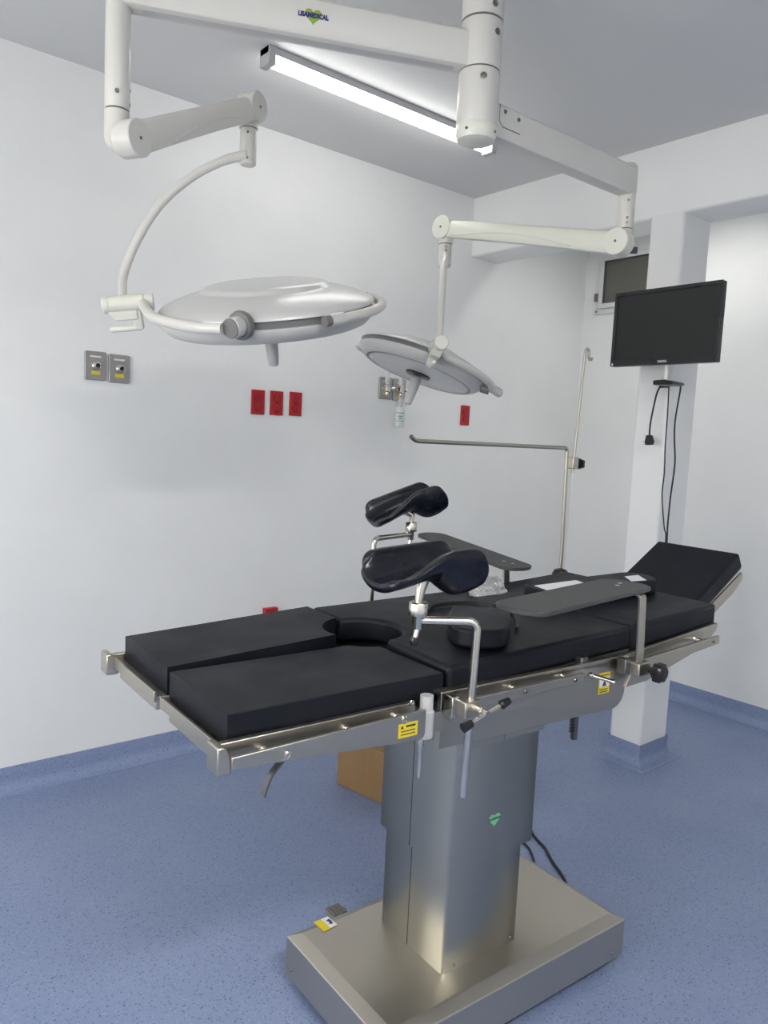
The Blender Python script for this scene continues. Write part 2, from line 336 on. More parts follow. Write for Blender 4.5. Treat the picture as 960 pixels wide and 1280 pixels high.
# ------------------------------------------------------------------ ceiling batten, added fill panels
def batten(cx, cy, label, group='ceiling battens', rot=0):
    t = thing('ceiling_light', label, 'ceiling light', (cx, cy, HC), group=group)
    L = .60
    build('housing', MB().box(cx - L, cx + L, cy - .031, cy + .031, HC - .028, HC), 'batten', t, bevel=.003)
    prof = [(cy - .029, HC - .026)] + [(cy + .029 * math.cos(math.radians(a)), HC - .028 - .034 * math.sin(math.radians(180 - a)) ) for a in range(180, -1, -15)] + [(cy + .029, HC - .026)]
    build('diffuser', MB().prism(prof, 'x', cx - L + .028, cx + L - .028), 'diffuser', t, smooth=40)
    for sx in (-1, 1):
        a, b = sorted((cx + sx * (L - .03), cx + sx * L))
        build('end_cap', MB().box(a, b, cy - .034, cy + .034, HC - .064, HC), 'batten', t, bevel=.003)
    return t
def fill_panel(cx, cy, label, lx=.60, ly=.15):  # unseen panel lamp, added to light the room more evenly
    t = thing('added_ceiling_panel', label, 'ceiling light', (cx, cy, HC), group='added ceiling LED panels')
    fr = MB()
    for a in ((-lx, lx, -ly, -ly + .012), (-lx, lx, ly - .012, ly), (-lx, -lx + .012, -ly + .012, ly - .012), (lx - .012, lx, -ly + .012, ly - .012)): fr.box(cx + a[0], cx + a[1], cy + a[2], cy + a[3], HC - .018, HC)
    build('frame', fr, 'window_frame', t, bevel=.002)
    build('diffuser', MB().box(cx - lx + .012, cx + lx - .012, cy - ly + .012, cy + ly - .012, HC - .012, HC - .002), 'fill_lit', t)
    return t
batten(2.045, 2.56, 'long lit batten lamp on the ceiling between the outlet wall and the surgical light')
fill_panel(.45, -.75, 'added white LED fill panel on the ceiling behind the photographer')
fill_panel(3.70, 2.25, 'added small square white LED fill panel on the alcove ceiling behind the beam', .10, .10)  # added out of sight to brighten the alcove walls

# ------------------------------------------------------------------ operating table (coordinates u, v, z of the table)
TO = Vector((1.494, 1.380, 0)); YAW = math.radians(-2.7); V0 = .022
def tloc(p): return TO + Vector((p[0] * math.cos(YAW) - p[1] * math.sin(YAW), p[0] * math.sin(YAW) + p[1] * math.cos(YAW), p[2]))
def tthing(name, label, cat, org, group=None): return thing(name, label, cat, org, YAW, tloc(org), group)
def screw(parent, o, axis, r=.006, name='screw', m='screw'):
    return build(name, MB().lathe([(r, 0), (r, .0025), (r * .75, .004), (r * .45, .004), (r * .4, .002), (.0001, .002)], o, axis, 12), m, parent)
T = tthing('operating_table', 'stainless steel operating table with black cushions on a single pedestal', 'operating table', (0, 0, 0))
# base
bm_ = MB()
def rect(a, b, z, inset=0): return [(-a + inset, -b + inset, z), (a - inset, -b + inset, z), (a - inset, b - inset, z), (-a + inset, b - inset, z)]
BW, BL = .231, .43
R_ = [rect(BL, BW, .032), rect(BL, BW, .137), rect(BL, BW, .1395, .002), rect(BL, BW, .1535, .030), rect(BL, BW, .1545, .033)]
vs_ = [p for r in R_ for p in r]; fs_ = [(3, 2, 1, 0), tuple(range(16, 20))] + [(i * 4 + j, i * 4 + (j + 1) % 4, (i + 1) * 4 + (j + 1) % 4, (i + 1) * 4 + j) for i in range(4) for j in range(4)]
base = build('base', MB().add(vs_, fs_), 'steel_base', T, smooth=20)
build('skirt', MB().box(-BL + .03, BL - .03, -BW + .03, BW - .03, .012, .034), 'rubber', base)
for su in (-1, 1):
    for sv in (-1, 1):
        u, v = su * (BL - .08), sv * (BW - .06)
        build('caster', MB().lathe([(.001, -.012), (.02, -.012), (.022, -.008), (.022, .008), (.02, .012), (.001, .012)], (u, v, .022), (0, 1, 0), 16), 'rubber', base)
for u in (-.40, .38): screw(base, (u, -BW, .055), (0, -1, 0), .004)
screw(base, (-BL, .2, .06), (-1, 0, 0), .005)
lb = build('label', MB().add([(-.352, .222, .1556), (-.305, .222, .1556), (-.302, .175, .1556), (-.349, .172, .1556)], [(0, 1, 2, 3)]), 'yellow', base, label='yellow and white sticker')
MBw = MB().add([(-.328, .2215, .1562), (-.305, .2215, .1562), (-.302, .1755, .1562), (-.326, .1745, .1562)], [(0, 1, 2, 3)])
build('label_panel', MBw, 'label_white', base)
build('label_symbol', MB().add([(-.321, .206, .1568), (-.309, .211, .1568), (-.307, .197, .1568), (-.311, .186, .1568), (-.320, .19, .1568), (-.315, .198, .1568)], [(0, 1, 2, 3, 4, 5)]), 'logo_blue', base)
ped = build('brake_pedal', MB().prism([(-.245, .31), (-.235, .345), (-.19, .345), (-.18, .31), (-.19, .285), (-.235, .285)], 'z', .075, .090), 'grey_cap', T, bevel=.004)
build('pedal_arm', MB().box(-.225, -.20, .22, .30, .055, .076), 'dark_steel', ped)
for k in range(5): build('tread', MB().box(-.233 + k * .0095, -.229 + k * .0095, .292, .338, .089, .0935), 'grey_cap', ped)
# telescopic pedestal
def cover(u0, u1, v0, v1, z0, z1, split, ch=.010):
    out = []
    for (a, b, c0, c1) in ((v0, split - .0012, 1, 0), (split + .0012, v1, 0, 1)):
        poly = [(u0 + (ch if c0 else 0), a), (u1 - (ch if c0 else 0), a), (u1, a + (ch if c0 else 0)), (u1, b - (ch if c1 else 0)), (u1 - (ch if c1 else 0), b), (u0 + (ch if c1 else 0), b), (u0, b - (ch if c1 else 0)), (u0, a + (ch if c0 else 0))]
        q = [poly[0]]
        for p in poly[1:]:
            if (p[0] - q[-1][0]) ** 2 + (p[1] - q[-1][1]) ** 2 > 1e-9: q.append(p)
        out.append(build('pedestal_cover', MB().prism(q, 'z', z0, z1), 'steel_v', T, smooth=60))
    return out
cover(-.188, .082, -.132, .134, .152, .45, .012)
cover(-.198, .112, -.142, .150, .435, .80, .012)
for u in (-.15, .055): screw(T, (u, -.132, .168), (0, -1, 0), .004)
build('collar_plate', MB().box(-.17, -.036, -.147, -.141, .745, .80), 'steel', T, bevel=.001)
build('collar_plate', MB().box(-.034, .116, -.147, -.141, .745, .80), 'steel', T, bevel=.001)
screw(T, (.05, -.147, .765), (0, -1, 0), .004)
h = build('logo', heart_mb((-.046, -.1425, .535), (1, 0, 0), (0, 0, 1), .040), 'logo_mint', T, label='green heart logo with blue lettering')
text_part('lettering', 'LISAMEDICAL', .008, (-.046, -.1435, .537), (1, 0, 0), (0, 0, 1), 'logo_blue', h, width=.044)
# saddle under the cushions
build('saddle', MB().box(-.33, .22, -.16, .20, .80, .90), 'steel', T, bevel=.006)
sub = build('subframe', MB().box(-.372, .235, -.272, .316, .885, .945), 'dark_steel', T, bevel=.003)
# side plates and rails: near side then mirrored far side
def mir(v, far): return 2 * V0 - v if far else v
def slab(name, poly, va, vb, m, far, parent=T, bevel=.0015, **kw):
    a, b = sorted((mir(va, far), mir(vb, far))); return build(name, MB().prism(poly, 'y', a, b), m, parent, bevel=bevel, **kw)
for far in (False, True):
    ax = (0, 1 if far else -1, 0)
    plate = [(-.386, .972), (-.386, .848), (.10, .834), (.20, .832)] + arc2(.205, .878, .047, -80, 0, 6) + [(.252, .955), (.20, .968)]
    sp = slab('side_plate', plate, -.290, -.276, 'steel', far)
    slab('edge_flange', [(-.386, .972), (-.386, .964), (.252, .950), (.252, .958)], -.290, -.262, 'steel', far, parent=sp)
    r = slab('side_rail', [(-.383, .958), (-.383, .934), (.045, .936), (.048, .957)], -.318, -.309, 'steel', far)
    for u in (-.355, -.175, .0):
        build('spacer', MB().lathe([(.010, 0), (.007, .004), (.007, .014), (.011, .022)], (u, mir(-.288, far), .948), ax, 12), 'chrome', r)
    for u in (-.16, .012): screw(r, (u, mir(-.318, far), .946), ax, .005)
    # back section
    bp = slab('side_plate', [(.20, .958), (.20, .885), (.30, .897), (.50, .942), (.66, .955), (.70, .985), (.70, 1.002)], -.279, -.268, 'steel', far)
    r = slab('side_rail', [(.235, .957), (.235, .930), (.215, .895), (.31, .899), (.515, .945), (.65, .956), (.646, .979)], -.318, -.309, 'steel', far)
    for u, z in ((.29, .948), (.585, .966)):
        build('spacer', MB().lathe([(.010, 0), (.007, .004), (.007, .026), (.011, .031)], (u, mir(-.278, far), z), ax, 12), 'chrome', r)
    screw(r, (.615, mir(-.318, far), .966), ax, .005)
    # leg section
    pl_ = [(-.875, .947), (-.875, .926), (-.653, .909), (-.50, .896)] + arc2(-.462, .908, .014, -90, 0, 4) + [(-.448, .956)]
    r = slab('leg_rail', pl_, -.316, -.309, 'steel', far)
    for u, z in ((-.767, .929), (-.505, .945)): screw(r, (u, mir(-.316, far), z), ax, .008, m='chrome')
    for u, z in ((-.80, .944), (-.62, .946), (-.50, .949)):
        build('spacer', MB().lathe([(.010, 0), (.007, .003), (.007, .022), (.010, .026)], (u, mir(-.284, far), z - .012), ax, 12), 'chrome', r)
    a, b = sorted((mir(-.285, far), mir(-.270, far)))
    ch = build('leg_frame', MB().box(-.895, -.452, a, b, .915, .962), 'steel', T, bevel=.002)
    a, b = sorted((mir(-.309, far), mir(-.262, far)))
    build('end_bracket', MB().prism([(-.898, .915), (-.872, .915), (-.872, .940), (-.884, .965), (-.898, .965)], 'y', a, b), 'steel', ch, bevel=.003)
    a, b = sorted((mir(-.272, far), mir(.006, far)))
    tr = build('leg_tray', MB().box(-.878, -.40, a, b, .936, .944), 'steel', T, bevel=.001)
    build('tray_lip', MB().box(-.882, -.876, a, b, .932, .956), 'steel', tr, bevel=.001)
    build('tray_bar', MB().box(-.870, -.852, a + .02, b - .02, .908, .937), 'steel', tr, bevel=.002)
    if not far: build('tray_lip', MB().box(-.878, -.5, b - .004, b, .936, .952), 'steel', tr)
    # hinge of the leg section
    hv = mir(-.292, far)
    hg = build('hinge_post', MB().lathe([(.001, .885), (.015, .885), (.017, .889), (.017, .942), (.015, .944), (.014, .944), (.014, .975), (.001, .976)], (-.428, hv, 0), (0, 0, 1), 20), 'handle_grey', T)
    build('hinge_arm', MB().box(-.428, -.35, hv - .006 if far else hv - .004, hv + .004 if far else hv + .006, .893, .935), 'steel', hg)
    build('hinge_rod', MB().lathe([(.007, .885), (.007, .868), (.0045, .862), (.004, .80), (.001, .797)], (-.438, hv, 0), (0, 0, 1), 12), 'chrome', hg)
    screw(ch, (-.463, mir(-.285, far), .962), ax, .007, m='chrome', name='lock_screw')
build('cross_bar', MB().box(-.46, -.36, -.24, .28, .905, .935), 'dark_steel', T, bevel=.002)
# near side labels, peg, rack, lever
lab = build('label', MB().box(-.518, -.470, -.3172, -.3162, .908, .937), 'yellow', T, label='yellow warning label with small print')
for k, (a, b) in enumerate(((.9285, .9325), (.920, .922), (.9135, .9155))): build('print_line', MB().box(-.512 if k else -.500, -.476, -.3176, -.3170, a, b), 'ink', lab)
build('print_symbol', MB().prism([(-.5135, .927), (-.5055, .927), (-.5095, .934)], 'y', -.3176, -.3170), 'ink', lab)
lab = build('label', MB().box(.140, .183, -.2915, -.2905, .880, .934), 'yellow', T, label='yellow and white warning label')
build('label_panel', MB().box(.142, .181, -.2920, -.2914, .898, .922), 'label_white', lab)
build('print_symbol', MB().prism([(.153, .900), (.170, .900), (.165, .909), (.1615, .918), (.158, .909)], 'y', -.2925, -.2918), 'ink', lab)
for a in (.884, .890, .927): build('print_line', MB().box(.145, .178, -.2920, -.2912, a, a + .0022), 'ink', lab)
build('lock_peg', MB().lathe([(.008, 0), (.008, .006), (.0055, .008), (.0055, .05), (.0065, .052), (.0065, .062), (.001, .063)], (.105, -.289, .937), (.45, -.9, -.12), 14), 'chrome', T)
build('bolt_block', MB().box(.075, .10, -.285, -.262, .955, .982), 'dark_steel', T, bevel=.003)
rk = build('gear_rack', MB().box(.238, .252, -.152, -.138, .69, .93), 'dark_steel', T, bevel=.001)
for k in range(7): build('tooth', MB().box(.230, .239, -.152, -.138, .712 + k * .009, .7165 + k * .009), 'dark_steel', rk)
build('release_lever', MB().bar(smooth_path([(-.69, -.2, .915), (-.705, -.2, .872), (-.732, -.2, .844), (-.744, -.2, .823), (-.751, -.2, .800)], 4), .016, .004, (0, 1, 0)), 'dark_steel', T)
# cushions
def cushion(name, poly, z0, z1, fn=None, bevel=.011, label=None):
    mb = MB().prism(poly, 'z', z0, z1)
    if fn: mb.warp(fn)
    return build(name, mb, 'vinyl', T, bevel=bevel, seg=3, label=label)
NC = (-.345, .065)
near_leg = [(-.862, -.264), (-.36, -.264), (-.36, -.036)] + arc2(NC[0], NC[1], .1, 261.5, 215, 5) + [(-.862, .008)]
far_leg = [(-.855, .038), (-.44, .038)] + arc2(NC[0], NC[1], .1, 196, 98.5, 8) + [(-.36, .308), (-.855, .308)]
cushion('leg_cushion', near_leg, .944, 1.004, bevel=.015)
cushion('leg_cushion', far_leg, .944, 1.004, lambda x, y, z: (x, y, z + .05 * max(0, x + .855)), bevel=.015)
seat = [(-.345, -.264), (.298, -.264), (.298, .308), (-.345, .308), (-.345, .165)] + arc2(NC[0], NC[1], .1, 82, -82, 14)[1:-1] + [(-.345, -.035)]
cushion('seat_cushion', seat, .954, 1.014, lambda x, y, z: (x, y, z + .028 * (x + .36) + (.02 * (y + .264) * max(0, .3 - x) / .65)))
build('seat_tray', MB().box(-.34, .295, -.262, .306, .925, .9535).warp(lambda x, y, z: (x, y, z + .028 * (x + .36))), 'dark_steel', T)
back = [(.2985, -.264), (.712, -.264), (.712, .308), (.2985, .308)]
cushion('back_cushion', back, .966, 1.033, lambda x, y, z: (x, y, z + .055 * (x - .3)))
bkt = build('back_tray', MB().box(.25, .70, -.268, .312, .955, .965).warp(lambda x, y, z: (x, y, z + .055 * (x - .3))), 'dark_steel', T)
# head section, raised
ang = math.radians(30.4); ca, sa = math.cos(ang), math.sin(ang)
def hs(d, n): return (.80 + d * ca - n * sa, 1.028 + d * sa + n * ca)     # along the head plate, above it
hd = [hs(0.0, 0), hs(.285, 0), hs(.285, -.060), hs(0, -.060)]
build('head_cushion', MB().prism(hd, 'y', -.142, .168), 'vinyl', T, bevel=.009, seg=3)
hp = build('head_plate', MB().prism([hs(.02, -.064), hs(.29, -.064), hs(.29, -.072), hs(.02, -.072)], 'y', -.13, .156), 'steel', T)
for v in (-.142, .16):
    build('head_rail', MB().prism([hs(.045, -.066), hs(.275, -.072), hs(.27, -.098), hs(.20, -.110), hs(.05, -.104)], 'y', v, v + .008), 'steel', hp, bevel=.002)
for v in (-.10, .11): build('head_bar', MB().bar([(.66, v, .965), (.80, v, .965), (.87, v, .992)], .022, .014, (0, 1, 0)), 'steel', hp)

# ------------------------------------------------------------------ leg holders
def cup_mesh(center, yaw, pitch, flip=1):
    c = Vector(center); P = []; ns, nt = 22, 20
    cy_, sy_ = math.cos(yaw), math.sin(yaw); cp, sp_ = math.cos(pitch), math.sin(pitch)
    for i in range(ns + 1):
        s = -1 + 2 * i / ns; row = []
        ss = lambda a, b, q: (lambda k: k * k * (3 - 2 * k))(min(1, max(0, (q - a) / (b - a))))
        hw = .058 + (.006 if s > 0 else -.004) * s * s
        for j in range(nt + 1):
            t = -1 + 2 * j / nt; phi = t * math.radians(95)
            h = (1 - math.cos(phi)) / (1 - math.cos(math.radians(95)))
            dp = .056 + (.010 * s * s if s < 0 else 0) + ss(.02, .48, s) * (.020 + .028 * ss(-.4, .4, t)) * (1 - .35 * max(0, (s - .6) / .4) ** 2)
            if t < 0: rim = -.034 * abs(s) ** 12
            else: rim = -.044 * (1 - ss(-.75, .30, s)) - .034 * max(0, s) ** 9
            z = -dp + h * (rim + dp)
            x = s * .125 * (1 - .08 * abs(t) ** 5 * abs(s) ** 3)
            row.append((x, -hw * math.sin(phi) * flip, z + .056))
        P.append(row)
    mb = MB().grid(P)
    def fn(x, y, z):
        x, z = x * cp - z * sp_, x * sp_ + z * cp
        return (c.x + x * cy_ - y * sy_, c.y + x * sy_ + y * cy_, c.z + z)
    return mb.warp(fn)
def leg_holder(label, far, rod_uv, z_low, z_bend, joint, cupc, yaw, pitch):
    u, v = rod_uv; ax = (0, 1 if far else -1, 0); sg = 1 if far else -1
    t = tthing('leg_holder', label, 'leg holder', (u, v, z_low), 'leg holders')
    jx, jy, jz = joint
    path = rounded([(u, v, z_low), (u + .012 * (not far), v, z_bend), (jx, jy, jz)], .022, 6)
    build('rod', MB().tube(path, .0085, 14), 'chrome', t)
    # rail clamp
    rv = mir(-.3135, far)
    a, b = sorted((rv - sg * .018, v + sg * .016))
    cl = build('clamp', MB().box(u - .022, u + .022, a, b, .930, .966), 'steel', t, bevel=.003)
    a, b = sorted((rv - sg * .016, rv + sg * .012))
    build('clamp_jaw', MB().box(u - .036, u - .018, a, b, .928, .972), 'chrome', cl, bevel=.002)
    sh = Vector((u + .012, v + sg * .016, .946))
    st = build('clamp_screw', MB().lathe([(.010, 0), (.010, .014), (.007, .016), (.007, .03)], sh, ax, 12), 'chrome', t)
    hub = sh + Vector((0, sg * .026, 0)); d = Vector((.94, 0, .26)).normalized()
    build('handle_bar', MB().tube([hub - d * .045, hub + d * .055], .004, 10), 'chrome', st)
    for e in (-.052, .050): build('handle_grip', MB().lathe([(.006, -.010), (.010, -.006), (.0075, .016), (.001, .017)] if e > 0 else [(.001, -.017), (.0105, -.014), (.009, .008), (.006, .011)], hub + d * e, d, 14), 'plastic_black', st)
    # cup joint
    j = build('joint_socket', MB().lathe([(.001, -.018), (.011, -.018), (.011, .008), (.019, .009), (.020, .012), (.020, .036), (.018, .039), (.001, .039)], (jx, jy, jz), (0, 0, 1), 8), 'chrome', t, smooth=20, bevel=.001)
    build('joint_screw', MB().tube([(jx, jy, jz - .018), (jx - .004, jy, jz - .036)], .006, 10), 'chrome', j)
    build('joint_knob', MB().lathe([(.001, -.011), (.008, -.009), (.0105, 0), (.008, .008), (.001, .010)], (jx - .006, jy, jz - .043), (0, 0, 1), 14), 'plastic_black', j)
    st_ = build('cup_stem', MB().tube([(jx, jy, jz + .036), (jx + .002, jy, jz + .060), (cupc[0] - .002, cupc[1], cupc[2] - .010), (cupc[0], cupc[1], cupc[2] + .002)], [.008, .010, .0135, .016], 14), 'chrome', t)
    build('padded_cup', cup_mesh(cupc, yaw, pitch), 'pu', t, smooth=180, solid=.021, subsurf=2)
    return t
leg_holder('black padded leg cup on a bent chrome rod above the near rail', False, (-.350, -.335), .755, 1.130, (-.442, -.266, 1.128), (-.428, -.262, 1.222), math.radians(-2), math.radians(4))
leg_holder('black padded leg cup tilted upwards on a bent rod, behind the table', True, (-.098, .372), .80, 1.196, (.087, .428, 1.196), (.075, .440, 1.276), math.radians(-14), math.radians(20))

# ------------------------------------------------------------------ arm boards
def board_poly(c, d, L, w0, w1, n=8):
    """stadium-like board outline from c along d; w0 width at the pivot end, w1 at the free end"""
    d = Vector((d[0], d[1])).normalized(); p = Vector((-d.y, d.x)); out = []
    for k in range(n + 1):
        a = math.pi * (.5 + k / n); out.append(Vector(c) + d * (w0 * .30 * (1 + math.cos(a)) ) + p * (w0 / 2 * math.sin(a)))
    for k in range(n + 1):
        a = math.pi * (-.5 + k / n); out.append(Vector(c) + d * (L - w1 * .34 + w1 * .34 * math.cos(a)) + p * (w1 / 2 * math.sin(a)))
    return [(q.x, q.y) for q in out]
def arm_board(label, far, post, z_top, start, direc, L, slope, knob=True):
    u, v = post; sg = 1 if far else -1; ax = (0, sg, 0)
    t = tthing('arm_board', label, 'arm board', (u, v, .93), 'arm boards')
    d = Vector((direc[0], direc[1])).normalized()
    mb = MB().prism(board_poly(start, direc, L, .135, .13), 'z', z_top, z_top + .011)
    tilt = lambda x, y, z: (x, y, z + slope * ((x - start[0]) * d.x + (y - start[1]) * d.y))
    mb.warp(tilt)
    bd = build('board', mb, 'board', t, bevel=.002)
    c = Vector(start) + d * .075; p = Vector((-d.y, d.x))
    for k in (-.018, .018):
        q = c + p * k * .3 + d * k
        z = tilt(q.x, q.y, z_top + .011)[2]
        build('rivet', MB().lathe([(.0065, -.001), (.0065, .0008), (.001, .001)], (q.x, q.y, z), (0, 0, 1), 12), 'chrome', bd)
    e = c + d * .05
    path = rounded([(u, v, .932), (u - .012, v, z_top - .006), (c.x, c.y, tilt(c.x, c.y, z_top)[2] - .004), (e.x, e.y, tilt(e.x, e.y, z_top)[2] - .004)], .014, 4)
    build('post', MB().bar(path, .026, .008, Vector((.85, .0, 0)) if not far else Vector((1, 0, 0))), 'steel', t, bevel=.0015)
    rv = mir(-.3135, far)
    a, b = sorted((rv - sg * .016, v + sg * .018))
    cl = build('clamp', MB().box(u - .026, u + .024, a, b, .932, .966), 'steel', t, bevel=.003)
    a, b = sorted((rv - sg * .014, rv + sg * .014)); build('clamp_jaw', MB().box(u - .044, u - .022, a, b, .932, .972), 'dark_steel', cl, bevel=.003)
    kn = build('clamp_knob', MB().lathe([(.008, 0), (.008, .010), (.012, .012), (.021, .016), (.0235, .022), (.0235, .034), (.019, .040), (.001, .041)], (u + .02, v + sg * .018, .945), ax, 20), 'plastic_black', t)
    for k in range(6):
        a = k * math.pi / 3; build('lobe', MB().lathe([(.001, .017), (.0075, .018), (.0075, .036), (.001, .037)], (u + .02 + .0185 * math.cos(a), v + sg * .018, .945 + .0185 * math.sin(a)), ax, 10), 'plastic_black', kn)
    return t
arm_board('charcoal arm board swung over the table beside the near rail', False, (.238, -.337), 1.146, (.272, -.272), (-.985, -.165), .548, 0.0)
arm_board('charcoal arm board sticking out towards the wall behind the table', True, (.485, .372), 1.072, (.480, .30), (.06, 1.0), .56, .085)

# ------------------------------------------------------------------ screen frame and drip hook
S = tthing('screen_frame', 'thin steel rod bent over the table end with a hooked drip rod clamped to it', 'screen frame', (.74, .362, .95))
sv = .362
path = rounded([(.738, sv, .93), (.746, sv, 1.10), (.735, sv, 1.493), (.034, sv, 1.493), (.012, sv - .004, 1.506)], .016, 5)
build('bent_rod', MB().tube(path, .0068, 12), 'steel', S)
hook = [(.752, sv - .018, 1.405), (.772, sv - .018, 1.83)] + [(.783 - .011 * math.cos(math.radians(a)), sv - .018, 1.838 + .011 * math.sin(math.radians(a))) for a in (0, 40, 80, 120, 160, 185)] + [(.7935, sv - .018, 1.822), (.801, sv - .018, 1.811), (.809, sv - .018, 1.812), (.812, sv - .018, 1.819)]
build('hook_rod', MB().tube(hook, .0048, 10), 'steel', S)
jb = build('joint_block', MB().box(.738, .768, sv - .03, sv + .010, 1.42, 1.462), 'steel', S, bevel=.003)
build('joint_bolt', MB().tube([(.766, sv - .012, 1.438), (.785, sv - .012, 1.438)], .004, 10), 'chrome', jb)
kn = build('star_knob', MB().lathe([(.007, 0), (.007, .006), (.017, .008), (.017, .020), (.001, .022)], (.783, sv - .012, 1.438), (1, 0, 0), 16), 'plastic_black', S)
for k in range(5):
    a = k * 2 * math.pi / 5; build('lobe', MB().lathe([(.001, .007), (.006, .008), (.006, .020), (.001, .021)], (.783, sv - .012 + .014 * math.cos(a), 1.438 + .014 * math.sin(a)), (1, 0, 0), 10), 'plastic_black', kn)
cl = build('rail_clamp', MB().box(.615, .765, .335, .378, .940, .978), 'steel', S, bevel=.003)
build('clamp_cap', MB().lathe([(.001, 0), (.030, 0), (.030, .008), (.022, .022), (.001, .028)], (.735, .352, 1.03), (0, 0, 1), 16), 'plastic_black', S)
build('clamp_sleeve', MB().tube([(.738, sv, .975), (.742, sv, 1.035)], .014, 14), 'plastic_black', S)

# ------------------------------------------------------------------ loose things on the cushions
def on_seat(u, v=0): return 1.014 + .028 * (u + .36) + .02 * (v + .264) * max(0, .3 - u) / .65
def on_back(u): return 1.033 + .055 * (u - .3)
# elbow cushion, D shaped
def tob(name, label, cat, mb, m, org, **kw):
    t = bpy.data.objects.new('x', None)
    me_parent = None
    o = None
    o_ = MB(); o_.v = [tuple(np.array(p) - np.array(org)) for p in mb.v]; o_.f = mb.f
    o = build(name, o_, m, None, **kw); bpy.data.objects.remove(t)
    o.location = tloc(org); o.rotation_euler = (0, 0, YAW); o['label'] = label; o['category'] = cat
    return o
poly = [(p.x, p.y) for p in smooth_path([(-.09, .012, 0), (-.037, -.030, 0), (.012, -.082, 0), (-.06, -.165, 0), (-.125, -.222, 0), (-.17, -.240, 0), (-.22, -.217, 0), (-.244, -.18, 0), (-.232, -.140, 0), (-.176, -.062, 0), (-.09, .012, 0)], 3)[:-1]]
zc = on_seat(-.12, -.1) + .0015
tob('elbow_cushion', 'small black rounded cushion lying on the seat under the near leg holder rod', 'cushion', MB().prism(poly, 'z', zc, zc + .046), 'vinyl', (-.12, -.1, zc), bevel=.008, seg=3)
# long arm cushion lying on the back section
d0 = Vector((.985, -.17)); c0 = Vector((.475, .015))
poly = []
pp = Vector((-d0.y, d0.x)).normalized(); d0.normalize()
for k in range(9):
    a = math.pi * (.5 + k / 8); poly.append(c0 + d0 * (-.19 + .03 * math.cos(a)) + pp * (.07 * math.sin(a)))
for k in range(9):
    a = math.pi * (-.5 + k / 8); poly.append(c0 + d0 * (.185 + .055 * math.cos(a)) + pp * (.07 * math.sin(a)))
mb = MB().prism([(p.x, p.y) for p in poly], 'z', 0, .044)
mb.warp(lambda x, y, z: (x, y, z + on_back(max(x, .30)) + .0015))
tob('arm_cushion', 'long black cushion lying on the back section below the arm board', 'cushion', mb, 'vinyl', (.475, .015, on_back(.475)), bevel=.007, seg=3)
# flat dark strap roll beside the plastic bag
mb = MB().prism([(.09, .055), (.10, .15), (.275, .155), (.285, .09), (.16, .045)], 'z', 0, .014).warp(lambda x, y, z: (x, y, z + on_seat(x, y) + .001))
tob('arm_strap', 'flat dark grey strap folded beside the plastic bag', 'strap', mb, 'cuff', (.18, .1, on_seat(.18, .1)), bevel=.004)
path = smooth_path([(-.10, .105, 0), (-.04, .135, .003), (.06, .115, .004), (.10, .05, .004), (.075, -.03, .010), (.03, -.10, .004), (-.02, -.15, .0)], 6)
mb = MB().bar(path, .012, .005, (0, 0, 1)); mb.v = [(x, y, z + on_seat(x, y) + .0075) for x, y, z in mb.v]
tob('cushion_tie', 'thin black tie looped around the small elbow cushion', 'strap', mb, 'rubber', (0, 0, on_seat(0, 0)))
# crumpled clear bag
bmh = bmesh.new(); bmesh.ops.create_icosphere(bmh, subdivisions=4, radius=1.0)
rng = random.Random(9); dirs = [Vector((rng.gauss(0, 1), rng.gauss(0, 1), rng.gauss(0, 1))).normalized() for _ in range(46)]
vv = []
for vtx in bmh.verts:
    p = vtx.co.normalized(); k = 1.0
    for i, q in enumerate(dirs): k -= (.10 if i % 2 else .07) * math.exp(-((p - q).length / .22) ** 2)
    k += .05 * math.sin(13 * p.x + 7 * p.z) * math.sin(11 * p.y + 3 * p.x)
    x, y, z = p.x * .062 * k, p.y * .042 * k, max(-.25, p.z) * .048 * k + .014
    if p.z < 0.1: x *= 1.12; y *= 1.12
    vv.append((.205 + x, .185 + y, max(.0015, z + .002) + on_seat(.205, .185) + .002))
ff = [tuple(v.index for v in f_.verts) for f_ in bmh.faces]; bmh.free()
tob('plastic_bag', 'crumpled clear plastic bag on the seat between the leg cup and arm board', 'plastic bag', MB().add(vv, ff), 'bag', (.205, .185, on_seat(.2, .18)), smooth=25)
# paper sheets on the arm cushion
def paper(poly, label):
    mb = MB().prism(poly, 'z', 0, .0012).warp(lambda x, y, z: (x, y, z + on_back(x) + .0475))
    return tob('paper_sheet', label, 'paper', mb, 'paper', (poly[0][0], poly[0][1], on_back(poly[0][0]) + .0475))
paper([(.285, .072), (.445, .048), (.428, -.020), (.272, .012)], 'white paper sheet on the long cushion left of the arm board rivets').__setitem__('group', 'paper sheets')
paper([(.615, -.006), (.668, -.018), (.625, -.078), (.575, -.060)], 'small white paper at the pivot end of the near arm board').__setitem__('group', 'paper sheets')

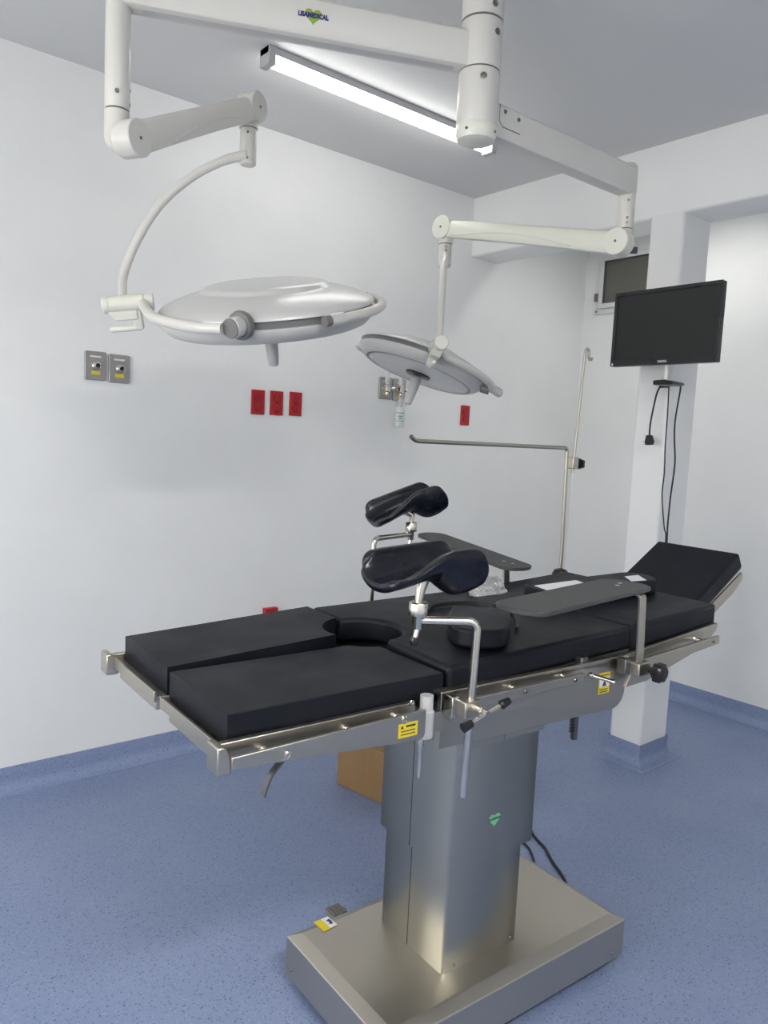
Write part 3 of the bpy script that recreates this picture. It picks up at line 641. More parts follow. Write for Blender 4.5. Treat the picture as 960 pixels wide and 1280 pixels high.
# ------------------------------------------------------------------ surgical light (world coordinates)
AX = Vector((1.637, 1.650, 0))
SL = thing('surgical_light', 'white ceiling surgical light with two jointed arms and two round lamp heads', 'surgical light', (AX.x, AX.y, HC))
cz = lambda *p: MB().lathe(p, (AX.x, AX.y, 0), (0, 0, 1), 40)
build('ceiling_column', cz((.001, 2.88), (.105, 2.88), (.105, 2.862), (.060, 2.858), (.060, 2.698)), 'enamel', SL)
build('joint_ring', cz((.056, 2.698), (.056, 2.692)), 'groove', SL)
build('arm_hub', cz((.001, 2.6925), (.0585, 2.6925), (.0595, 2.690), (.0595, 2.564), (.0585, 2.561), (.001, 2.561)), 'enamel', SL)
build('joint_ring', cz((.056, 2.562), (.056, 2.556)), 'groove', SL)
lh = build('arm_hub', cz((.001, 2.5565), (.0585, 2.5565), (.0595, 2.554), (.0595, 2.412), (.0585, 2.410), (.001, 2.410)), 'enamel', SL)
cp_ = build('end_cap', cz((.001, 2.410), (.0585, 2.410), (.0595, 2.408), (.0595, 2.384), (.054, 2.370), (.040, 2.364), (.001, 2.362)), 'cream', SL)
def facing(dx, dy, z, r=.0595):
    d = Vector((dx, dy, 0)).normalized(); return (AX.x + d.x * r, AX.y + d.y * r, z), d
for dx, dy, z in ((-.2, -.98, 2.725), (.05, -1, 2.655), (-.55, -.83, 2.528)):
    o, d = facing(dx, dy, z); build('set_screw', MB().lathe([(.0095, -.002), (.0095, .0015), (.006, .002), (.005, .0005), (.001, .0005)], o, d, 14), 'screw', SL)
for dx, dy in ((-.95, -.3), (.3, -.95)):
    o, d = facing(dx, dy, 2.388); screw(cp_, o, d, .004)
def beam_part(name, a, b, z0, z1, wid, m):
    a = Vector((*a, 0)); b = Vector((*b, 0)); d = (b - a).normalized(); p = Vector((-d.y, d.x, 0)); hw = wid / 2; r = .010
    prof = [(-hw, z0 + r), (-hw + r * .4, z0 + r * .3), (-hw + r, z0), (hw - r, z0), (hw - r * .4, z0 + r * .3), (hw, z0 + r), (hw, z1 - r), (hw - r, z1), (-hw + r, z1), (-hw, z1 - r)]
    n = len(prof); mb = MB().add([e + p * s + Vector((0, 0, z)) for e in (a, b) for s, z in prof], [tuple(range(n)), tuple(range(n, 2 * n))] + [(i, (i + 1) % n, n + (i + 1) % n, n + i) for i in range(n)])
    return build(name, mb, m, SL, smooth=30), d, p
# --- big lamp: horizontal arm
T1 = Vector((.737, 2.062, 0))
b1, d1, p1 = beam_part('extension_arm', (AX.x, AX.y), (T1.x, T1.y), 2.560, 2.662, .066, 'enamel')
mid = Vector((1.193, 1.866, 2.606)); side = Vector((-.415, -.909, 0)).normalized()
o = AX + d1 * ((mid - AX).dot(d1)) + side * .0335; o.z = 2.612
rt = -d1; lg = build('logo', heart_mb(o + Vector((0, 0, .0)), rt, (0, 0, 1), .046), 'logo_green', b1, label='green heart logo with dark blue lettering')
text_part('lettering', 'LISAMEDICAL', .017, o + side * .0012, rt, (0, 0, 1), 'logo_blue', b1, bold=.0008, width=.082)
build('slot', MB().add([AX + d1 * k + Vector((0, 0, z)) + p1 * s for k in (.08, .93) for s, z in ((-.012, 2.5595), (.012, 2.5595), (.012, 2.5605), (-.012, 2.5605))], [(0, 1, 2, 3), (4, 5, 6, 7), (0, 1, 5, 4), (1, 2, 6, 5), (2, 3, 7, 6), (3, 0, 4, 7)]), 'handle_grey', b1)
dt = MB().lathe([(.001, 2.672), (.026, 2.670), (.0315, 2.662), (.0315, 2.312), (.030, 2.309), (.001, 2.309)], (T1.x, T1.y, 0), (0, 0, 1), 28)
tb = build('drop_tube', dt, 'enamel', SL)
for dx, dy, z in ((-.35, -.93, 2.345), (.97, .0, 2.365), (.97, .0, 2.33)):
    d = Vector((dx, dy, 0)).normalized(); build('set_screw', MB().lathe([(.006, -.002), (.006, .002), (.003, .002), (.001, .0005)], (T1.x + d.x * .0315, T1.y + d.y * .0315, z), d, 10), 'screw', tb)
build('joint_ring', MB().lathe([(.029, 2.310), (.029, 2.303)], (T1.x, T1.y, 0), (0, 0, 1), 28), 'groove', SL)

def spring_arm(top, e0, e1, n, m, drop_r):
    """elbow under a drop tube at top, sprung arm from e0 to e1 with round joint covers whose axis is n"""
    top = Vector(top); e0 = Vector(e0); e1 = Vector(e1); n = Vector(n).normalized()
    el = rounded([top, Vector((top.x, top.y, e0.z)), e0 - n * .022], .045, 8)
    build('elbow', MB().tube(el, [.0315] * (len(el) - 2) + [.040, .046], 24), 'enamel', SL, smooth=60)
    a = (e1 - e0).normalized(); q = n.cross(a).normalized()
    if q.z < 0: q = -q
    L = (e1 - e0).length
    # tapered body with a scooped underside
    P = []; N = 16
    for i in range(N + 1):
        t = i / N; c = e0 + a * L * t
        hu = .039 - .004 * t; hl = .041 - .005 * t - .004 * math.sin(math.pi * t)
        hn = .026
        P.append([c + q * hu * .8 + n * hn * .6, c + q * hu + n * .0, c + q * hu * .8 - n * hn * .6, c + q * hu * .4 - n * hn, c - q * hl * .6 - n * hn, c - q * hl - n * hn * .7, c - q * hl + n * hn * .7, c - q * hl * .6 + n * hn, c + q * hu * .4 + n * hn, c + q * hu * .8 + n * hn * .6])
    mb = MB().grid(P); k = len(P[0]) - 1
    mb.add(P[0][:-1], [tuple(range(k))]); mb.add(P[-1][:-1], [tuple(range(k))])
    body = build('spring_arm', mb, m, SL, smooth=50)
    # raised seam line along the side
    pts = [e0 + a * L * t + q * (-.030 + .026 * math.sin(math.pi * (t - .22) / .72)) + n * .0262 for t in [.22 + .72 * i / 14 for i in range(15)]]
    build('seam_rib', MB().tube(pts, .0028, 6), m, body)
    for c in (e0, e1):
        rr = .0465
        jc = build('joint_cover', MB().lathe([(.001, -.032), (rr - .004, -.032), (rr, -.028), (rr, .026), (rr - .002, .0285), (.001, .029)], c, n, 36), m, SL)
        screw(jc, c + n * .028, n, .0045)
    # knuckle and hanging tube
    hang = e1 - n * .0
    build('knuckle', MB().tube(rounded([e1 + a * .0 - n * .012, Vector((e1.x, e1.y, e1.z - .02)) - n * .012, Vector((e1.x, e1.y, e1.z - .062)) - n * .012], .01, 3), [.034] + [.033] * 6 + [.028] if False else .030, 20), m, SL)
    return a, q
fwd = Vector((.636, .771, 0)); rgt = Vector((.774, -.632, 0)).normalized()
n1 = (rgt * math.sin(math.radians(57)) - fwd * math.cos(math.radians(57))).normalized()
E0 = Vector((.775, 2.015, 2.232)); E1 = Vector((1.240, 2.262, 2.522))
a_h = Vector((E1.x - E0.x, E1.y - E0.y, 0)).normalized(); n1 = Vector((a_h.y, -a_h.x, 0))
E0 = Vector((T1.x, T1.y, 2.232)) + n1 * .050 + a_h * .0
spring_arm((T1.x, T1.y, 2.304), E0, E1, n1, 'enamel', .03)
H1x, H1y = E1.x - n1.x * .012, E1.y - n1.y * .012
build('joint_ring', MB().lathe([(.025, 2.462), (.025, 2.455)], (H1x, H1y, 0), (0, 0, 1), 24), 'groove', SL)
ht = build('hang_tube', MB().lathe([(.001, 2.457), (.026, 2.457), (.0268, 2.455), (.0268, 2.352), (.022, 2.346), (.001, 2.345)], (H1x, H1y, 0), (0, 0, 1), 24), 'enamel', SL)
for z in (2.44, 2.362): screw(ht, (H1x - .0268 * .55, H1y - .0268 * .83, z), (-.55, -.83, 0), .0035)
ARC1 = lambda G1P: smooth_path([(1.222, 2.258, 2.372), (1.164, 2.303, 2.350), (1.085, 2.362, 2.294), (1.004, 2.413, 2.201), (.945, 2.448, 2.085), (.908, 2.463, 1.970), G1P], 6)


def frame_fn(c, e, n):
    c = Vector(c); n = Vector(n).normalized(); e = Vector(e); e = (e - n * e.dot(n)).normalized(); f_ = n.cross(e)
    return lambda x, y, z: c + e * x + f_ * y + n * z
def head(c, e, n, R, k):
    """lamp head: local x to the photograph's right, y away, z out of the back of the head"""
    F_ = frame_fn(c, e, n); ax = F_(0, 0, 1) - F_(0, 0, 0); o = F_(0, 0, 0)
    s = R / .34
    hd = build('lamp_head', MB().lathe([(0.001 * s, 0.088 * s), (0.06 * s, 0.0875 * s), (0.12 * s, 0.0855 * s), (0.165 * s, 0.082 * s), (0.184 * s, 0.0785 * s), (0.194 * s, 0.0735 * s), (0.2 * s, 0.066 * s), (0.207 * s, 0.0625 * s), (0.22 * s, 0.061 * s), (0.25 * s, 0.055 * s), (0.285 * s, 0.044 * s), (0.313 * s, 0.033 * s), (0.33 * s, 0.024 * s), (0.3375 * s, 0.017 * s), (0.34 * s, 0.012 * s), (0.34 * s, 0.009 * s), (0.328 * s, 0.008 * s)], o, ax, 72), 'silver', SL, smooth=40, label='silver domed back shell')
    build('seal_band', MB().lathe([(.330 * s, .010 * s), (.333 * s, .006 * s), (.333 * s, -.012 * s), (.326 * s, -.014 * s)], o, ax, 72), 'grey_band', hd)
    build('lower_shell', MB().lathe([(.328 * s, -.012 * s), (R, -.013 * s), (R, -.017 * s), (.330 * s, -.035 * s), (.312 * s, -.052 * s), (.292 * s, -.060 * s), (.285 * s, -.060 * s)], o, ax, 72), 'shell', hd)
    build('rim_line', MB().lathe([(.2865 * s, -.0602 * s), (.2865 * s, -.058 * s), (.281 * s, -.058 * s), (.281 * s, -.0602 * s)], o, ax, 72), 'grey_band', hd)
    build('lens', MB().lathe([(.283 * s, -.058 * s), (.27 * s, -.061 * s), (.09 * s, -.064 * s), (.001, -.064 * s)], o, ax, 64), 'lens', hd)
    hb = build('centre_ring', MB().lathe([(.066 * s, -.062 * s), (.066 * s, -.072 * s), (.045 * s, -.076 * s), (.001, -.076 * s)], o, ax, 32), 'plastic_black', hd)
    build('handle', MB().lathe([(.001, -.07), (.020, -.07), (.0225, -.085), (.019, -.15), (.0165, -.178), (.013, -.182), (.001, -.183)], o, ax, 20), 'handle_grey', hd)
    return F_, hd
HC1 = (1.262, 2.162, 1.888)
F1, hd1 = head(HC1, (.844, -.518, .139), (-.26, -.17, .951), .340, 1)
def ring(F_, R, a0, a1, z, r, n=18): return [F_(R * math.cos(math.radians(a0 + (a1 - a0) * i / n)), R * math.sin(math.radians(a0 + (a1 - a0) * i / n)), z) for i in range(n + 1)]
# joint of the yoke at the left end of the head, with its little handle
def yoke_joint(F_, R, ang, zoff, tube_from=None):
    """local frame at the ring angle: r outwards, t along the ring, z up the head axis"""
    ca_, sa_ = math.cos(math.radians(ang)), math.sin(math.radians(ang))
    G = lambda r, t, z: F_(r * ca_ - t * sa_, r * sa_ + t * ca_, z)
    ax = G(1, 0, 0) - G(0, 0, 0)
    j = build('yoke_joint', MB().lathe([(.001, R - .045), (.026, R - .045), (.0265, R - .042), (.0265, R - .022), (.0235, R - .021), (.0235, R - .017), (.0265, R - .016), (.0265, R + .085), (.0245, R + .086), (.0245, R + .088), (.0265, R + .089), (.0265, R + .103), (.023, R + .107), (.001, R + .108)], G(0, 0, zoff), ax, 28), 'cream', SL)
    mb = MB(); q = [G(r, t, z + zoff) for t in (-.018, .018) for r, z in ((R + .100, -.010), (R + .005, -.010), (R + .005, -.048), (R + .075, -.048))]
    mb.add(q, [(0, 1, 2, 3), (4, 5, 6, 7), (0, 1, 5, 4), (1, 2, 6, 5), (2, 3, 7, 6), (3, 0, 4, 7)])
    build('joint_block', mb, 'cream', j, bevel=.004)
    mb = MB(); q = [G(r, t, z + zoff) for t in (-.016, .016) for r, z in ((R - .005, -.02), (R + .022, -.02), (R + .022, -.066), (R + .010, -.078), (R - .005, -.078))]
    mb.add(q, [(0, 1, 2, 3, 4), (5, 6, 7, 8, 9)] + [(i, (i + 1) % 5, 5 + (i + 1) % 5, 5 + i) for i in range(5)])
    build('handle_bracket', mb, 'cream', j, bevel=.003)
    build('joint_handle', MB().tube([G(R + .005, 0, zoff - .074), G(R + .09, 0, zoff - .074), G(R + .097, 0, zoff - .074)], [.0095, .0095, .006], 14), 'cream', j)
    for r in (R + .03, R + .052): build('screw', MB().lathe([(.0035, 0), (.0035, .001), (.001, .001)], G(r, -.0245, zoff + .010), G(0, -1, .4) - G(0, 0, 0), 8), 'screw', j)
    return G
G1 = yoke_joint(F1, .392, 182, .046)
arc = ARC1(G1(.392 + .045, 0, .05)); build('arc_tube', MB().tube(arc, [.0155] * 6 + [.014] * (len(arc) - 6), 18), 'enamel', SL)
path = smooth_path([G1(.372, 0, .046), G1(.374, .03, .044), F1(-.362, -.085, .034), F1(-.325, -.19, .020), F1(-.245, -.29, .010), F1(-.185, -.345, .006), F1(-.128, -.372, .004)], 6)
build('yoke', MB().tube(path, .0155, 16), 'enamel', SL)
def pivot(F_, R, ang, z, s=1.0, turn=0):
    ca_, sa_ = math.cos(math.radians(ang)), math.sin(math.radians(ang)); cb_, sb_ = math.cos(math.radians(ang + turn)), math.sin(math.radians(ang + turn))
    ax = F_(cb_, sb_, 0) - F_(0, 0, 0); O_ = F_(R * ca_ - R * cb_, R * sa_ - R * sb_, z)
    pv = build('yoke_pivot', MB().lathe([(.001, R - .01), (.036 * s, R - .01), (.038 * s, R), (.036 * s, R + .010), (.030 * s, R + .014), (.028 * s, R + .014)], O_, ax, 28), 'grey_cap', SL)
    build('pivot_barrel', MB().lathe([(.0265 * s, R + .012), (.0265 * s, R + .048), (.025 * s, R + .050)], O_, ax, 28), 'silver', pv)
    build('pivot_cap', MB().lathe([(.0255 * s, R + .049), (.024 * s, R + .053), (.001, R + .0535)], O_, ax, 28), 'grey_cap', pv)
pivot(F1, .345, 257, .004, 1.08, -22)
# guard tube at the other end of the head
gt = [F1(*p) for p in ((.318, .155, -.002),)] + ring(F1, .364, 22, -57, -.002, 0, 16)
g_ = build('guard_tube', MB().tube(gt, .0145, 16), 'enamel', SL)
e_ = gt[-1]; t_ = (gt[-1] - gt[-2]).normalized()
build('guard_collar', MB().tube([e_ - t_ * .012, e_ + t_ * .036], .0185, 18), 'silver', g_)
build('guard_cap', MB().tube([e_ + t_ * .036, e_ + t_ * .056], [.0165, .0155], 18), 'grey_cap', g_)
build('guard_mount', MB().tube([F1(.300, .150, -.002), F1(.342, .165, -.002)], .014, 14), 'grey_cap', g_)

# --- satellite lamp
T2 = Vector((2.406, 1.648, 0))
b2, d2, p2 = beam_part('extension_arm', (AX.x, AX.y), (T2.x + .01, T2.y), 2.392, 2.492, .060, 'enamel')
sd = Vector((d2.y, -d2.x, 0))
if sd.y > 0: sd = -sd
ins = MB()
for k in (.085, .145):
    screw(b2, AX + d2 * k + sd * .030 + Vector((0, 0, 2.470 - (k - .085) * .1)), sd, .006)
cv = [AX + d2 * a + sd * .0302 + Vector((0, 0, z)) for a, z in ((.062, 2.485), (.062, 2.438), (.078, 2.425), (.155, 2.425))]
build('cover_seam', MB().tube(cv, .0014, 6), 'groove', b2)
tb = build('drop_tube', MB().lathe([(.001, 2.505), (.022, 2.503), (.029, 2.494), (.029, 2.282), (.028, 2.279), (.001, 2.279)], (T2.x, T2.y, 0), (0, 0, 1), 28), 'enamel', SL)
for z in (2.372, 2.312, 2.295): build('set_screw', MB().lathe([(.005, -.002), (.005, .002), (.002, .002), (.001, .0005)], (T2.x - .029 * .7, T2.y - .029 * .71, z), (-.7, -.71, 0), 10), 'screw', tb)
build('joint_ring', MB().lathe([(.0275, 2.280), (.0275, 2.274)], (T2.x, T2.y, 0), (0, 0, 1), 28), 'groove', SL)
S1 = Vector((2.231, 2.401, 2.378)); S0c = Vector((T2.x, T2.y, 2.222))
a_h = Vector((S1.x - S0c.x, S1.y - S0c.y, 0)).normalized(); n2 = Vector((-a_h.y, a_h.x, 0))
if n2.dot(fwd) > 0: n2 = -n2
S0 = S0c + n2 * .048
a_h = Vector((S1.x - S0.x, S1.y - S0.y, 0)).normalized(); n2b = Vector((-a_h.y, a_h.x, 0)); n2 = n2b if n2b.dot(n2) > 0 else -n2b
spring_arm((T2.x, T2.y, 2.275), S0, S1, n2, 'cream', .03)
lp = S0c - n2 * .012 + Vector((0, 0, -.032)); lr = Vector((.74, -.67, 0))
build('name_label', MB().box(-.022, .022, -.0006, .0006, -.012, .012).warp(lambda x, y, z: Vector((T2.x, T2.y, 2.222)) + rgt * (x + .022) - fwd * (.024 - y) + Vector((0, 0, z - .020))), 'ink', SL)
H2x, H2y = S1.x - n2.x * .012, S1.y - n2.y * .012
build('joint_ring', MB().lathe([(.025, 2.318), (.025, 2.311)], (H2x, H2y, 0), (0, 0, 1), 24), 'groove', SL)
ht = build('hang_tube', MB().lathe([(.001, 2.313), (.026, 2.313), (.0265, 2.311), (.0265, 2.228), (.022, 2.222), (.001, 2.221)], (H2x, H2y, 0), (0, 0, 1), 24), 'enamel', SL)
for z in (2.30, 2.286): screw(ht, (H2x - .0265 * .6, H2y - .0265 * .8, z), (-.6, -.8, 0), .004)
HC2 = (2.140, 2.395, 1.815)
F2, hd2 = head(HC2, (.729, -.616, -.297), (.29, -.115, .95), .272, .8)
JA = 276
G2 = yoke_joint(F2, .300, JA, .012)
jp = G2(.335, 0, .022); hx = Vector((jp.x - H2x, jp.y - H2y, 0)); z0_ = 2.262
arc = [Vector((H2x, H2y, 0)) + hx * math.sin(math.pi / 2 * k / 14) + Vector((0, 0, jp.z + (z0_ - jp.z) * (math.cos(math.pi / 2 * k / 14)) ** .8)) for k in range(1, 15)]
build('arc_tube', MB().tube([Vector((H2x, H2y, z0_))] + arc, .0135, 16), 'enamel', SL)
path = [G2(.318, .0, .006), G2(.314, .025, .0)] + ring(F2, .308, JA + 9, 346, -.008, 0, 12) + [F2(.318, -.052, -.010)]
build('yoke', MB().tube(path, .0145, 16), 'enamel', SL)
pv = build('yoke_pivot', MB().tube([F2(.262, -.055, -.022), F2(.296, -.062, -.022)], .020, 18), 'grey_cap', SL)
build('pivot_barrel', MB().tube([F2(.285, -.075, -.012), F2(.322, -.048, -.012), F2(.340, -.028, -.012)], [.016, .019, .019], 18), 'silver', pv)
build('pivot_cap', MB().tube([F2(.340, -.028, -.012), F2(.344, -.024, -.012)], [.019, .017], 18), 'grey_cap', pv)
build('guard_tube', MB().tube([F2(-.262, .105, -.002)] + ring(F2, .302, 160, 100, -.006, 0, 12) + [F2(-.04, .268, -.004)], .012, 14), 'enamel', SL)

# ------------------------------------------------------------------ monitor on the pillar
MO = thing('monitor', 'black flat monitor with blank screen mounted on the white pillar', 'monitor', (3.10, 1.85, 1.80))
mx, my, mz, hw, hh = 3.055, 1.850, 2.038, .252, .165
tl = math.radians(-1)
def mon(x, y, z):      # small tilt
    return (mx + x, my + y, mz + z)
mb = MB().box(-.012, .020, -hw, hw, -hh, hh).warp(mon); bz = build('case', mb, 'plastic_black', MO, bevel=.005)
build('back_bulge', MB().prism([(-.16, -.11), (.16, -.11), (.13, .10), (-.13, .10)], 'x', .018, .05).warp(mon), 'plastic_black', MO, bevel=.012)
fr = MB()
for a in ((-hw, hw, hh - .017, hh), (-hw, hw, -hh, -hh + .024), (-hw, -hw + .017, -hh + .024, hh - .017), (hw - .017, hw, -hh + .024, hh - .017)): fr.box(-.019, -.011, *a)
bz2 = build('bezel', fr.warp(mon), 'plastic_black', MO, bevel=.0015)
build('screen', MB().box(-.0145, -.0115, -hw + .016, hw - .016, -hh + .023, hh - .016).warp(mon), 'screen', MO)
text_part('lettering', 'SAMSUNG', .013, mon(-.0197, -.01, -hh + .0125), (0, -1, 0), (0, 0, 1), 'label_white', bz2, bold=.0003, width=.042)
build('sticker', MB().box(-.0197, -.0190, hw - .016, hw - .007, -hh + .004, -hh + .014).warp(mon), 'label_white', bz2)
nk = build('stand_neck', MB().lathe([(.017, -.235), (.017, -.13), (.001, -.13)], mon(.034, -.004, 0), (0, 0, 1), 20), 'silver', MO)
build('stand_foot', MB().prism([(.045, -.012), (.045, .008), (-.01, .010), (-.045, .002), (-.052, -.006), (-.04, -.012)], 'x', .005, .105).warp(lambda x, y, z: (mx + x, my - .004 + y, mz - .238 + z)), 'plastic_black', MO, bevel=.003)
build('wall_plate', MB().box(CX0 - .010, CX0, 1.890, 1.935, 1.785, 1.815), 'plastic_black', MO, bevel=.002)
build('wall_arm', MB().box(3.14, CX0 - .008, 1.86, 1.93, 1.793, 1.805), 'plastic_black', MO, bevel=.002)
def cable(name, label, pts, r=.0035, m='rubber', n=6, group=None):
    o = tag(build(name, MB().tube(smooth_path(pts, n), r, 8), m), label, 'cable', group); return o
pc = thing('power_cable', 'short black cable with an unplugged right-angle plug dangling beside the pillar', 'cable', (3.13, 1.87, 1.80), group='monitor cables')
build('cord', MB().tube(smooth_path([(3.13, 1.85, 1.806), (3.125, 1.875, 1.806), (3.12, 1.900, 1.765), (3.12, 1.913, 1.70), (3.12, 1.923, 1.62), (3.12, 1.923, 1.566)], 6), .0042, 8), 'rubber', pc)
pg = build('plug', MB().prism([(1.934, 1.568), (1.912, 1.568), (1.900, 1.540), (1.904, 1.525), (1.934, 1.522), (1.940, 1.535)], 'x', 3.108, 3.132), 'rubber', pc, bevel=.004)
for k in (-.005, .005): build('prong', MB().box(3.118, 3.122, 1.938, 1.952, 1.528 + k, 1.531 + k), 'chrome', pg)
def signal_cable(label, pts, r):
    t = thing('signal_cable', label, 'cable', pts[0], group='monitor cables')
    build('cord', MB().tube(smooth_path(pts, 6), r, 8), 'rubber', t)
    e = pts[-1]; build('connector', MB().box(e[0] - .007, e[0] + .007, e[1] - .014, e[1] + .014, e[2] - .042, e[2] + .004), 'rubber', t, bevel=.003)
signal_cable('thin black cable hanging down the pillar, left of the two that meet', [(3.12, 1.848, 1.784), (3.12, 1.846, 1.76), (3.12, 1.842, 1.64), (3.12, 1.840, 1.514), (3.12, 1.834, 1.40), (3.125, 1.838, 1.30), (3.13, 1.818, 1.16), (3.13, 1.806, 1.12), (3.14, 1.81, .98), (3.14, 1.812, .93)], .003)
signal_cable('thicker black cable hanging down the pillar, right of the two that meet', [(3.12, 1.792, 1.784), (3.12, 1.792, 1.76), (3.12, 1.803, 1.64), (3.12, 1.800, 1.56), (3.12, 1.787, 1.446), (3.12, 1.794, 1.304), (3.125, 1.799, 1.18), (3.12, 1.794, 1.12), (3.115, 1.785, .99), (3.115, 1.78, .94)], .0038)

# ------------------------------------------------------------------ wall fittings on wall_left
def outlet(x, z, label, depth=.008):
    t = thing('power_outlet', label, 'outlet', (x, Y1, z), group='red wall outlets')
    y = Y1 - depth
    pl = build('cover_plate', MB().box(x - .036, x + .036, y, Y1, z - .058, z + .058), 'red', t, bevel=.003)
    for dz in (.022, -.022):
        rc = MB().lathe([(.0175, 0), (.0175, .003), (.0165, .004), (.001, .004)], (x, y, z + dz), (0, -1, 0), 20)
        so = build('socket', rc, 'red', t)
        for dx in (-.006, .006): build('slot', MB().box(x + dx - .0012, x + dx + .0012, y - .0045, y - .0035, z + dz - .001, z + dz + .008), 'red_dark', so)
        build('ground_hole', MB().lathe([(.0032, .0038), (.0032, .0046), (.001, .0046)], (x, y, z + dz - .007), (0, -1, 0), 10), 'red_dark', so)
        build('socket_ring', MB().lathe([(.0200, 0), (.0200, .0012), (.0176, .0012), (.0176, 0)], (x, y, z + dz), (0, -1, 0), 20), 'red_dark', t)
    screw(t, (x, y, z), (0, -1, 0), .003)
    return t
for (x, z, lab_) in ((1.828, 1.635, 'red wall outlet nearest the left gas plates, first of the row of three'), (1.930, 1.637, 'middle red wall outlet of the row of three'), (2.038, 1.640, 'red wall outlet on the right of the row of three'), (3.215, 1.650, 'lone red wall outlet to the right of the hanging bottle')):
    outlet(x, z, lab_)
outlet(1.93, .578, 'low red wall outlet peeping over the far leg cushion', .03)
def gas_plate(x, z, label, grp):
    t = thing('gas_outlet', label, 'gas outlet', (x, Y1, z), group=grp)
    build('plate', MB().prism([(x + a, z + b) for a, b in arc2(.036, .050, .008, 0, 90, 3) + arc2(-.036, .050, .008, 90, 180, 3) + arc2(-.036, -.050, .008, 180, 270, 3) + arc2(.036, -.050, .008, 270, 360, 3)], 'y', Y1 - .012, Y1), 'gas_plate', t, bevel=.002)
    build('name_strip', MB().box(x - .024, x + .020, Y1 - .0145, Y1 - .0118, z + .033, z + .040), 'label_white', t, bevel=.0008)
    nz = build('nozzle', MB().lathe([(.017, 0), (.017, .010), (.0135, .013), (.0135, .024), (.009, .026), (.0075, .020), (.001, .020)], (x, Y1 - .012, z), (0, -1, 0), 20), 'chrome', t)
    build('nozzle_bore', MB().lathe([(.0072, .0205), (.0065, .0262), (.001, .0262)], (x, Y1 - .012, z), (0, -1, 0), 14), 'plastic_black', nz)
    build('label', MB().box(x - .019, x + .017, Y1 - .0135, Y1 - .0118, z - .036, z - .021), 'yellow', t)
    return t
gas_plate(1.068, 1.732, 'left of the two steel gas outlet plates with bare chrome nozzles', 'bare gas outlets')
gas_plate(1.166, 1.728, 'right of the two steel gas outlet plates with bare chrome nozzles', 'bare gas outlets')
gas_plate(2.600, 1.760, 'left steel gas outlet plate behind the flowmeters', 'gas outlets with flowmeters')
gas_plate(2.694, 1.758, 'right steel gas outlet plate behind the flowmeters', 'gas outlets with flowmeters')
def flowmeter(x, label, bottle):
    y = 3.125; z = 1.755
    t = thing('flowmeter', label, 'flowmeter', (x, y, z), group='wall flowmeters')
    build('adapter', MB().lathe([(.009, 0), (.009, .02), (.013, .022), (.013, .036)], (x, y - .004, z), (0, 1, 0), 14), 'chrome', t)
    body = build('valve_body', MB().box(x - .013, x + .013, y - .014, y + .012, z - .018, z + .020), 'chrome', t, bevel=.004)
    build('valve_knob', MB().lathe([(.005, 0), (.005, .012), (.012, .014), (.012, .030), (.010, .032), (.001, .032)], (x + .012, y, z), (.85, -.5, 0), 14), 'chrome', t)
    tb_ = build('meter_tube', MB().lathe([(.001, .020), (.013, .020), (.014, .024), (.013, .118), (.010, .126), (.001, .127)], (x, y, z), (0, 0, 1), 16), 'clear', t)
    build('scale_tube', MB().lathe([(.001, .022), (.005, .022), (.005, .112), (.001, .113)], (x, y, z), (0, 0, 1), 10), 'white_plastic', tb_)
    build('outlet_nut', MB().lathe([(.001, -.040), (.008, -.040), (.010, -.036), (.010, -.020), (.006, -.018)], (x, y, z), (0, 0, 1), 12), 'chrome', t)
    return (x, y, z)
flowmeter(2.556, 'clear tube flowmeter plugged in without a bottle', False)
bx, by, bz_ = flowmeter(2.650, 'clear tube flowmeter plugged in above the hanging bottle', True)
B = thing('humidifier_bottle', 'small translucent white bottle hanging under the right flowmeter', 'bottle', (bx, by, 1.56))
build('bottle_body', MB().lathe([(.001, 1.555), (.024, 1.555), (.027, 1.559), (.027, 1.640), (.025, 1.652), (.016, 1.664), (.013, 1.668)], (bx, by, 0), (0, 0, 1), 24), 'bottle', B)
build('bottle_cap', MB().lathe([(.015, 1.664), (.016, 1.668), (.016, 1.694), (.010, 1.698), (.006, 1.706), (.006, 1.720)], (bx, by, 0), (0, 0, 1), 18), 'handle_grey', B)
build('spout', MB().tube([(bx + .010, by, 1.70), (bx + .028, by - .008, 1.690), (bx + .036, by - .010, 1.672)], .004, 8), 'handle_grey', B)
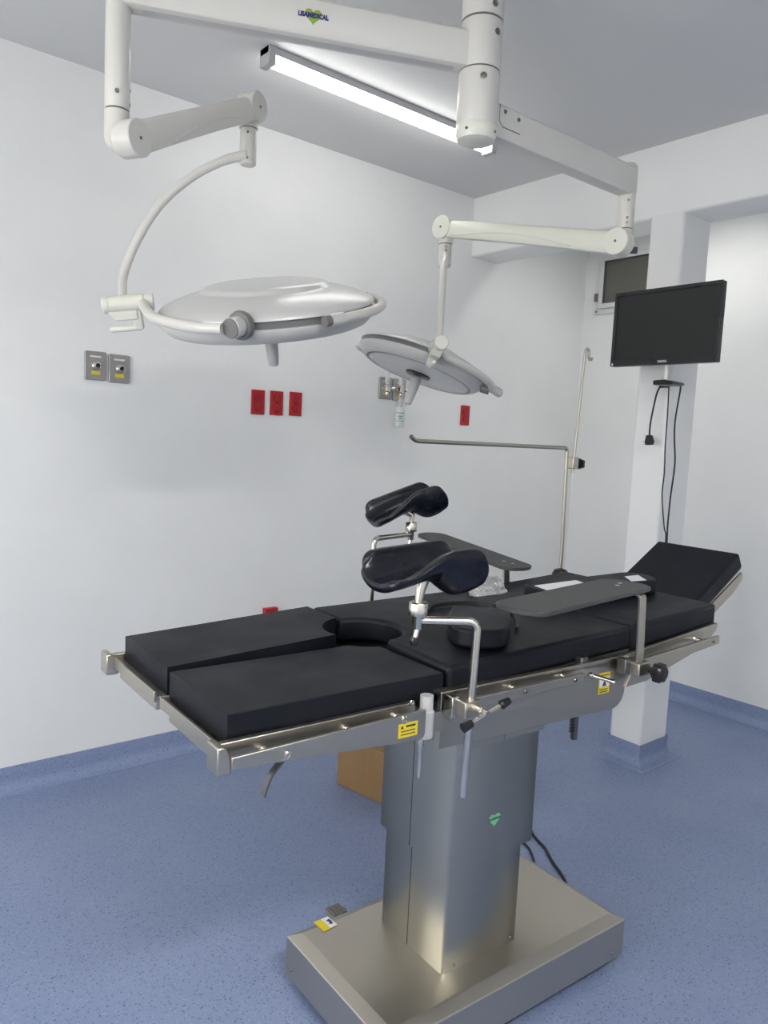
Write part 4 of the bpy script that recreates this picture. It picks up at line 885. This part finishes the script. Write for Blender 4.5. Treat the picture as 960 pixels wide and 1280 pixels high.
for z0_, z1_, a_ in ((1.630, 1.634, .8), (1.612, 1.617, .45), (1.600, 1.605, .3), (1.588, 1.591, .7)):
    n_ = 8; vs_ = []
    for i in range(n_ + 1):
        t = -1.9 + a_ * 1.1 * (i / n_ * 2 - 1) - .2
        for z in (z0_, z1_): vs_.append((bx + .0274 * math.cos(t), by + .0274 * math.sin(t), z))
    build('print_line', MB().add(vs_, [(2 * i, 2 * i + 2, 2 * i + 3, 2 * i + 1) for i in range(n_)]), 'green_print', B)

# ------------------------------------------------------------------ things on the floor
cb = thing('cardboard_box', 'brown cardboard box on the floor behind the pedestal', 'box', (2.06, 2.40, 0))
yb = math.radians(-100)
def cbx(x, y, z):   # corner at (1.894,2.526), edge towards (1.94,2.28)
    dx = Vector((.184, -.983, 0)); dy = Vector((.983, .184, 0)); return Vector((1.892, 2.528, z)) + dx * x + dy * y
build('carton', MB().box(0, .34, 0, .26, .001, .215).warp(cbx), 'cardboard', cb, bevel=.003)
for a in ((0.002, .338, .002, .126), (.002, .338, .132, .258)): build('flap', MB().box(a[0], a[1], a[2], a[3], .215, .219).warp(cbx), 'cardboard', cb)
tag(build('floor_cable', MB().tube(smooth_path([(1.928, 1.34, .06), (1.99, 1.40, .03), (2.06, 1.44, .007), (2.118, 1.488, .006), (2.179, 1.592, .006), (2.226, 1.66, .006), (2.242, 1.70, .006), (2.262, 1.745, .006), (2.30, 1.81, .006), (2.40, 2.05, .006), (2.48, 2.45, .006), (2.40, 2.90, .006), (2.20, 3.08, .006), (1.98, 3.13, .02), (1.94, 3.14, .25), (1.93, 3.15, .49), (1.93, 3.162, .522)], 6), .0055, 8), 'rubber'), 'black mains cord on the floor running from the table base towards the wall', 'cable')
tag(build('floor_cable', MB().tube(smooth_path([(1.936, 1.46, .06), (1.98, 1.52, .03), (2.07, 1.575, .006), (2.158, 1.671, .006), (2.188, 1.731, .006), (2.22, 1.85, .006), (2.25, 2.0, .006)], 6), .0045, 8), 'rubber'), 'short thin black cord on the floor just behind the pedestal', 'cable')
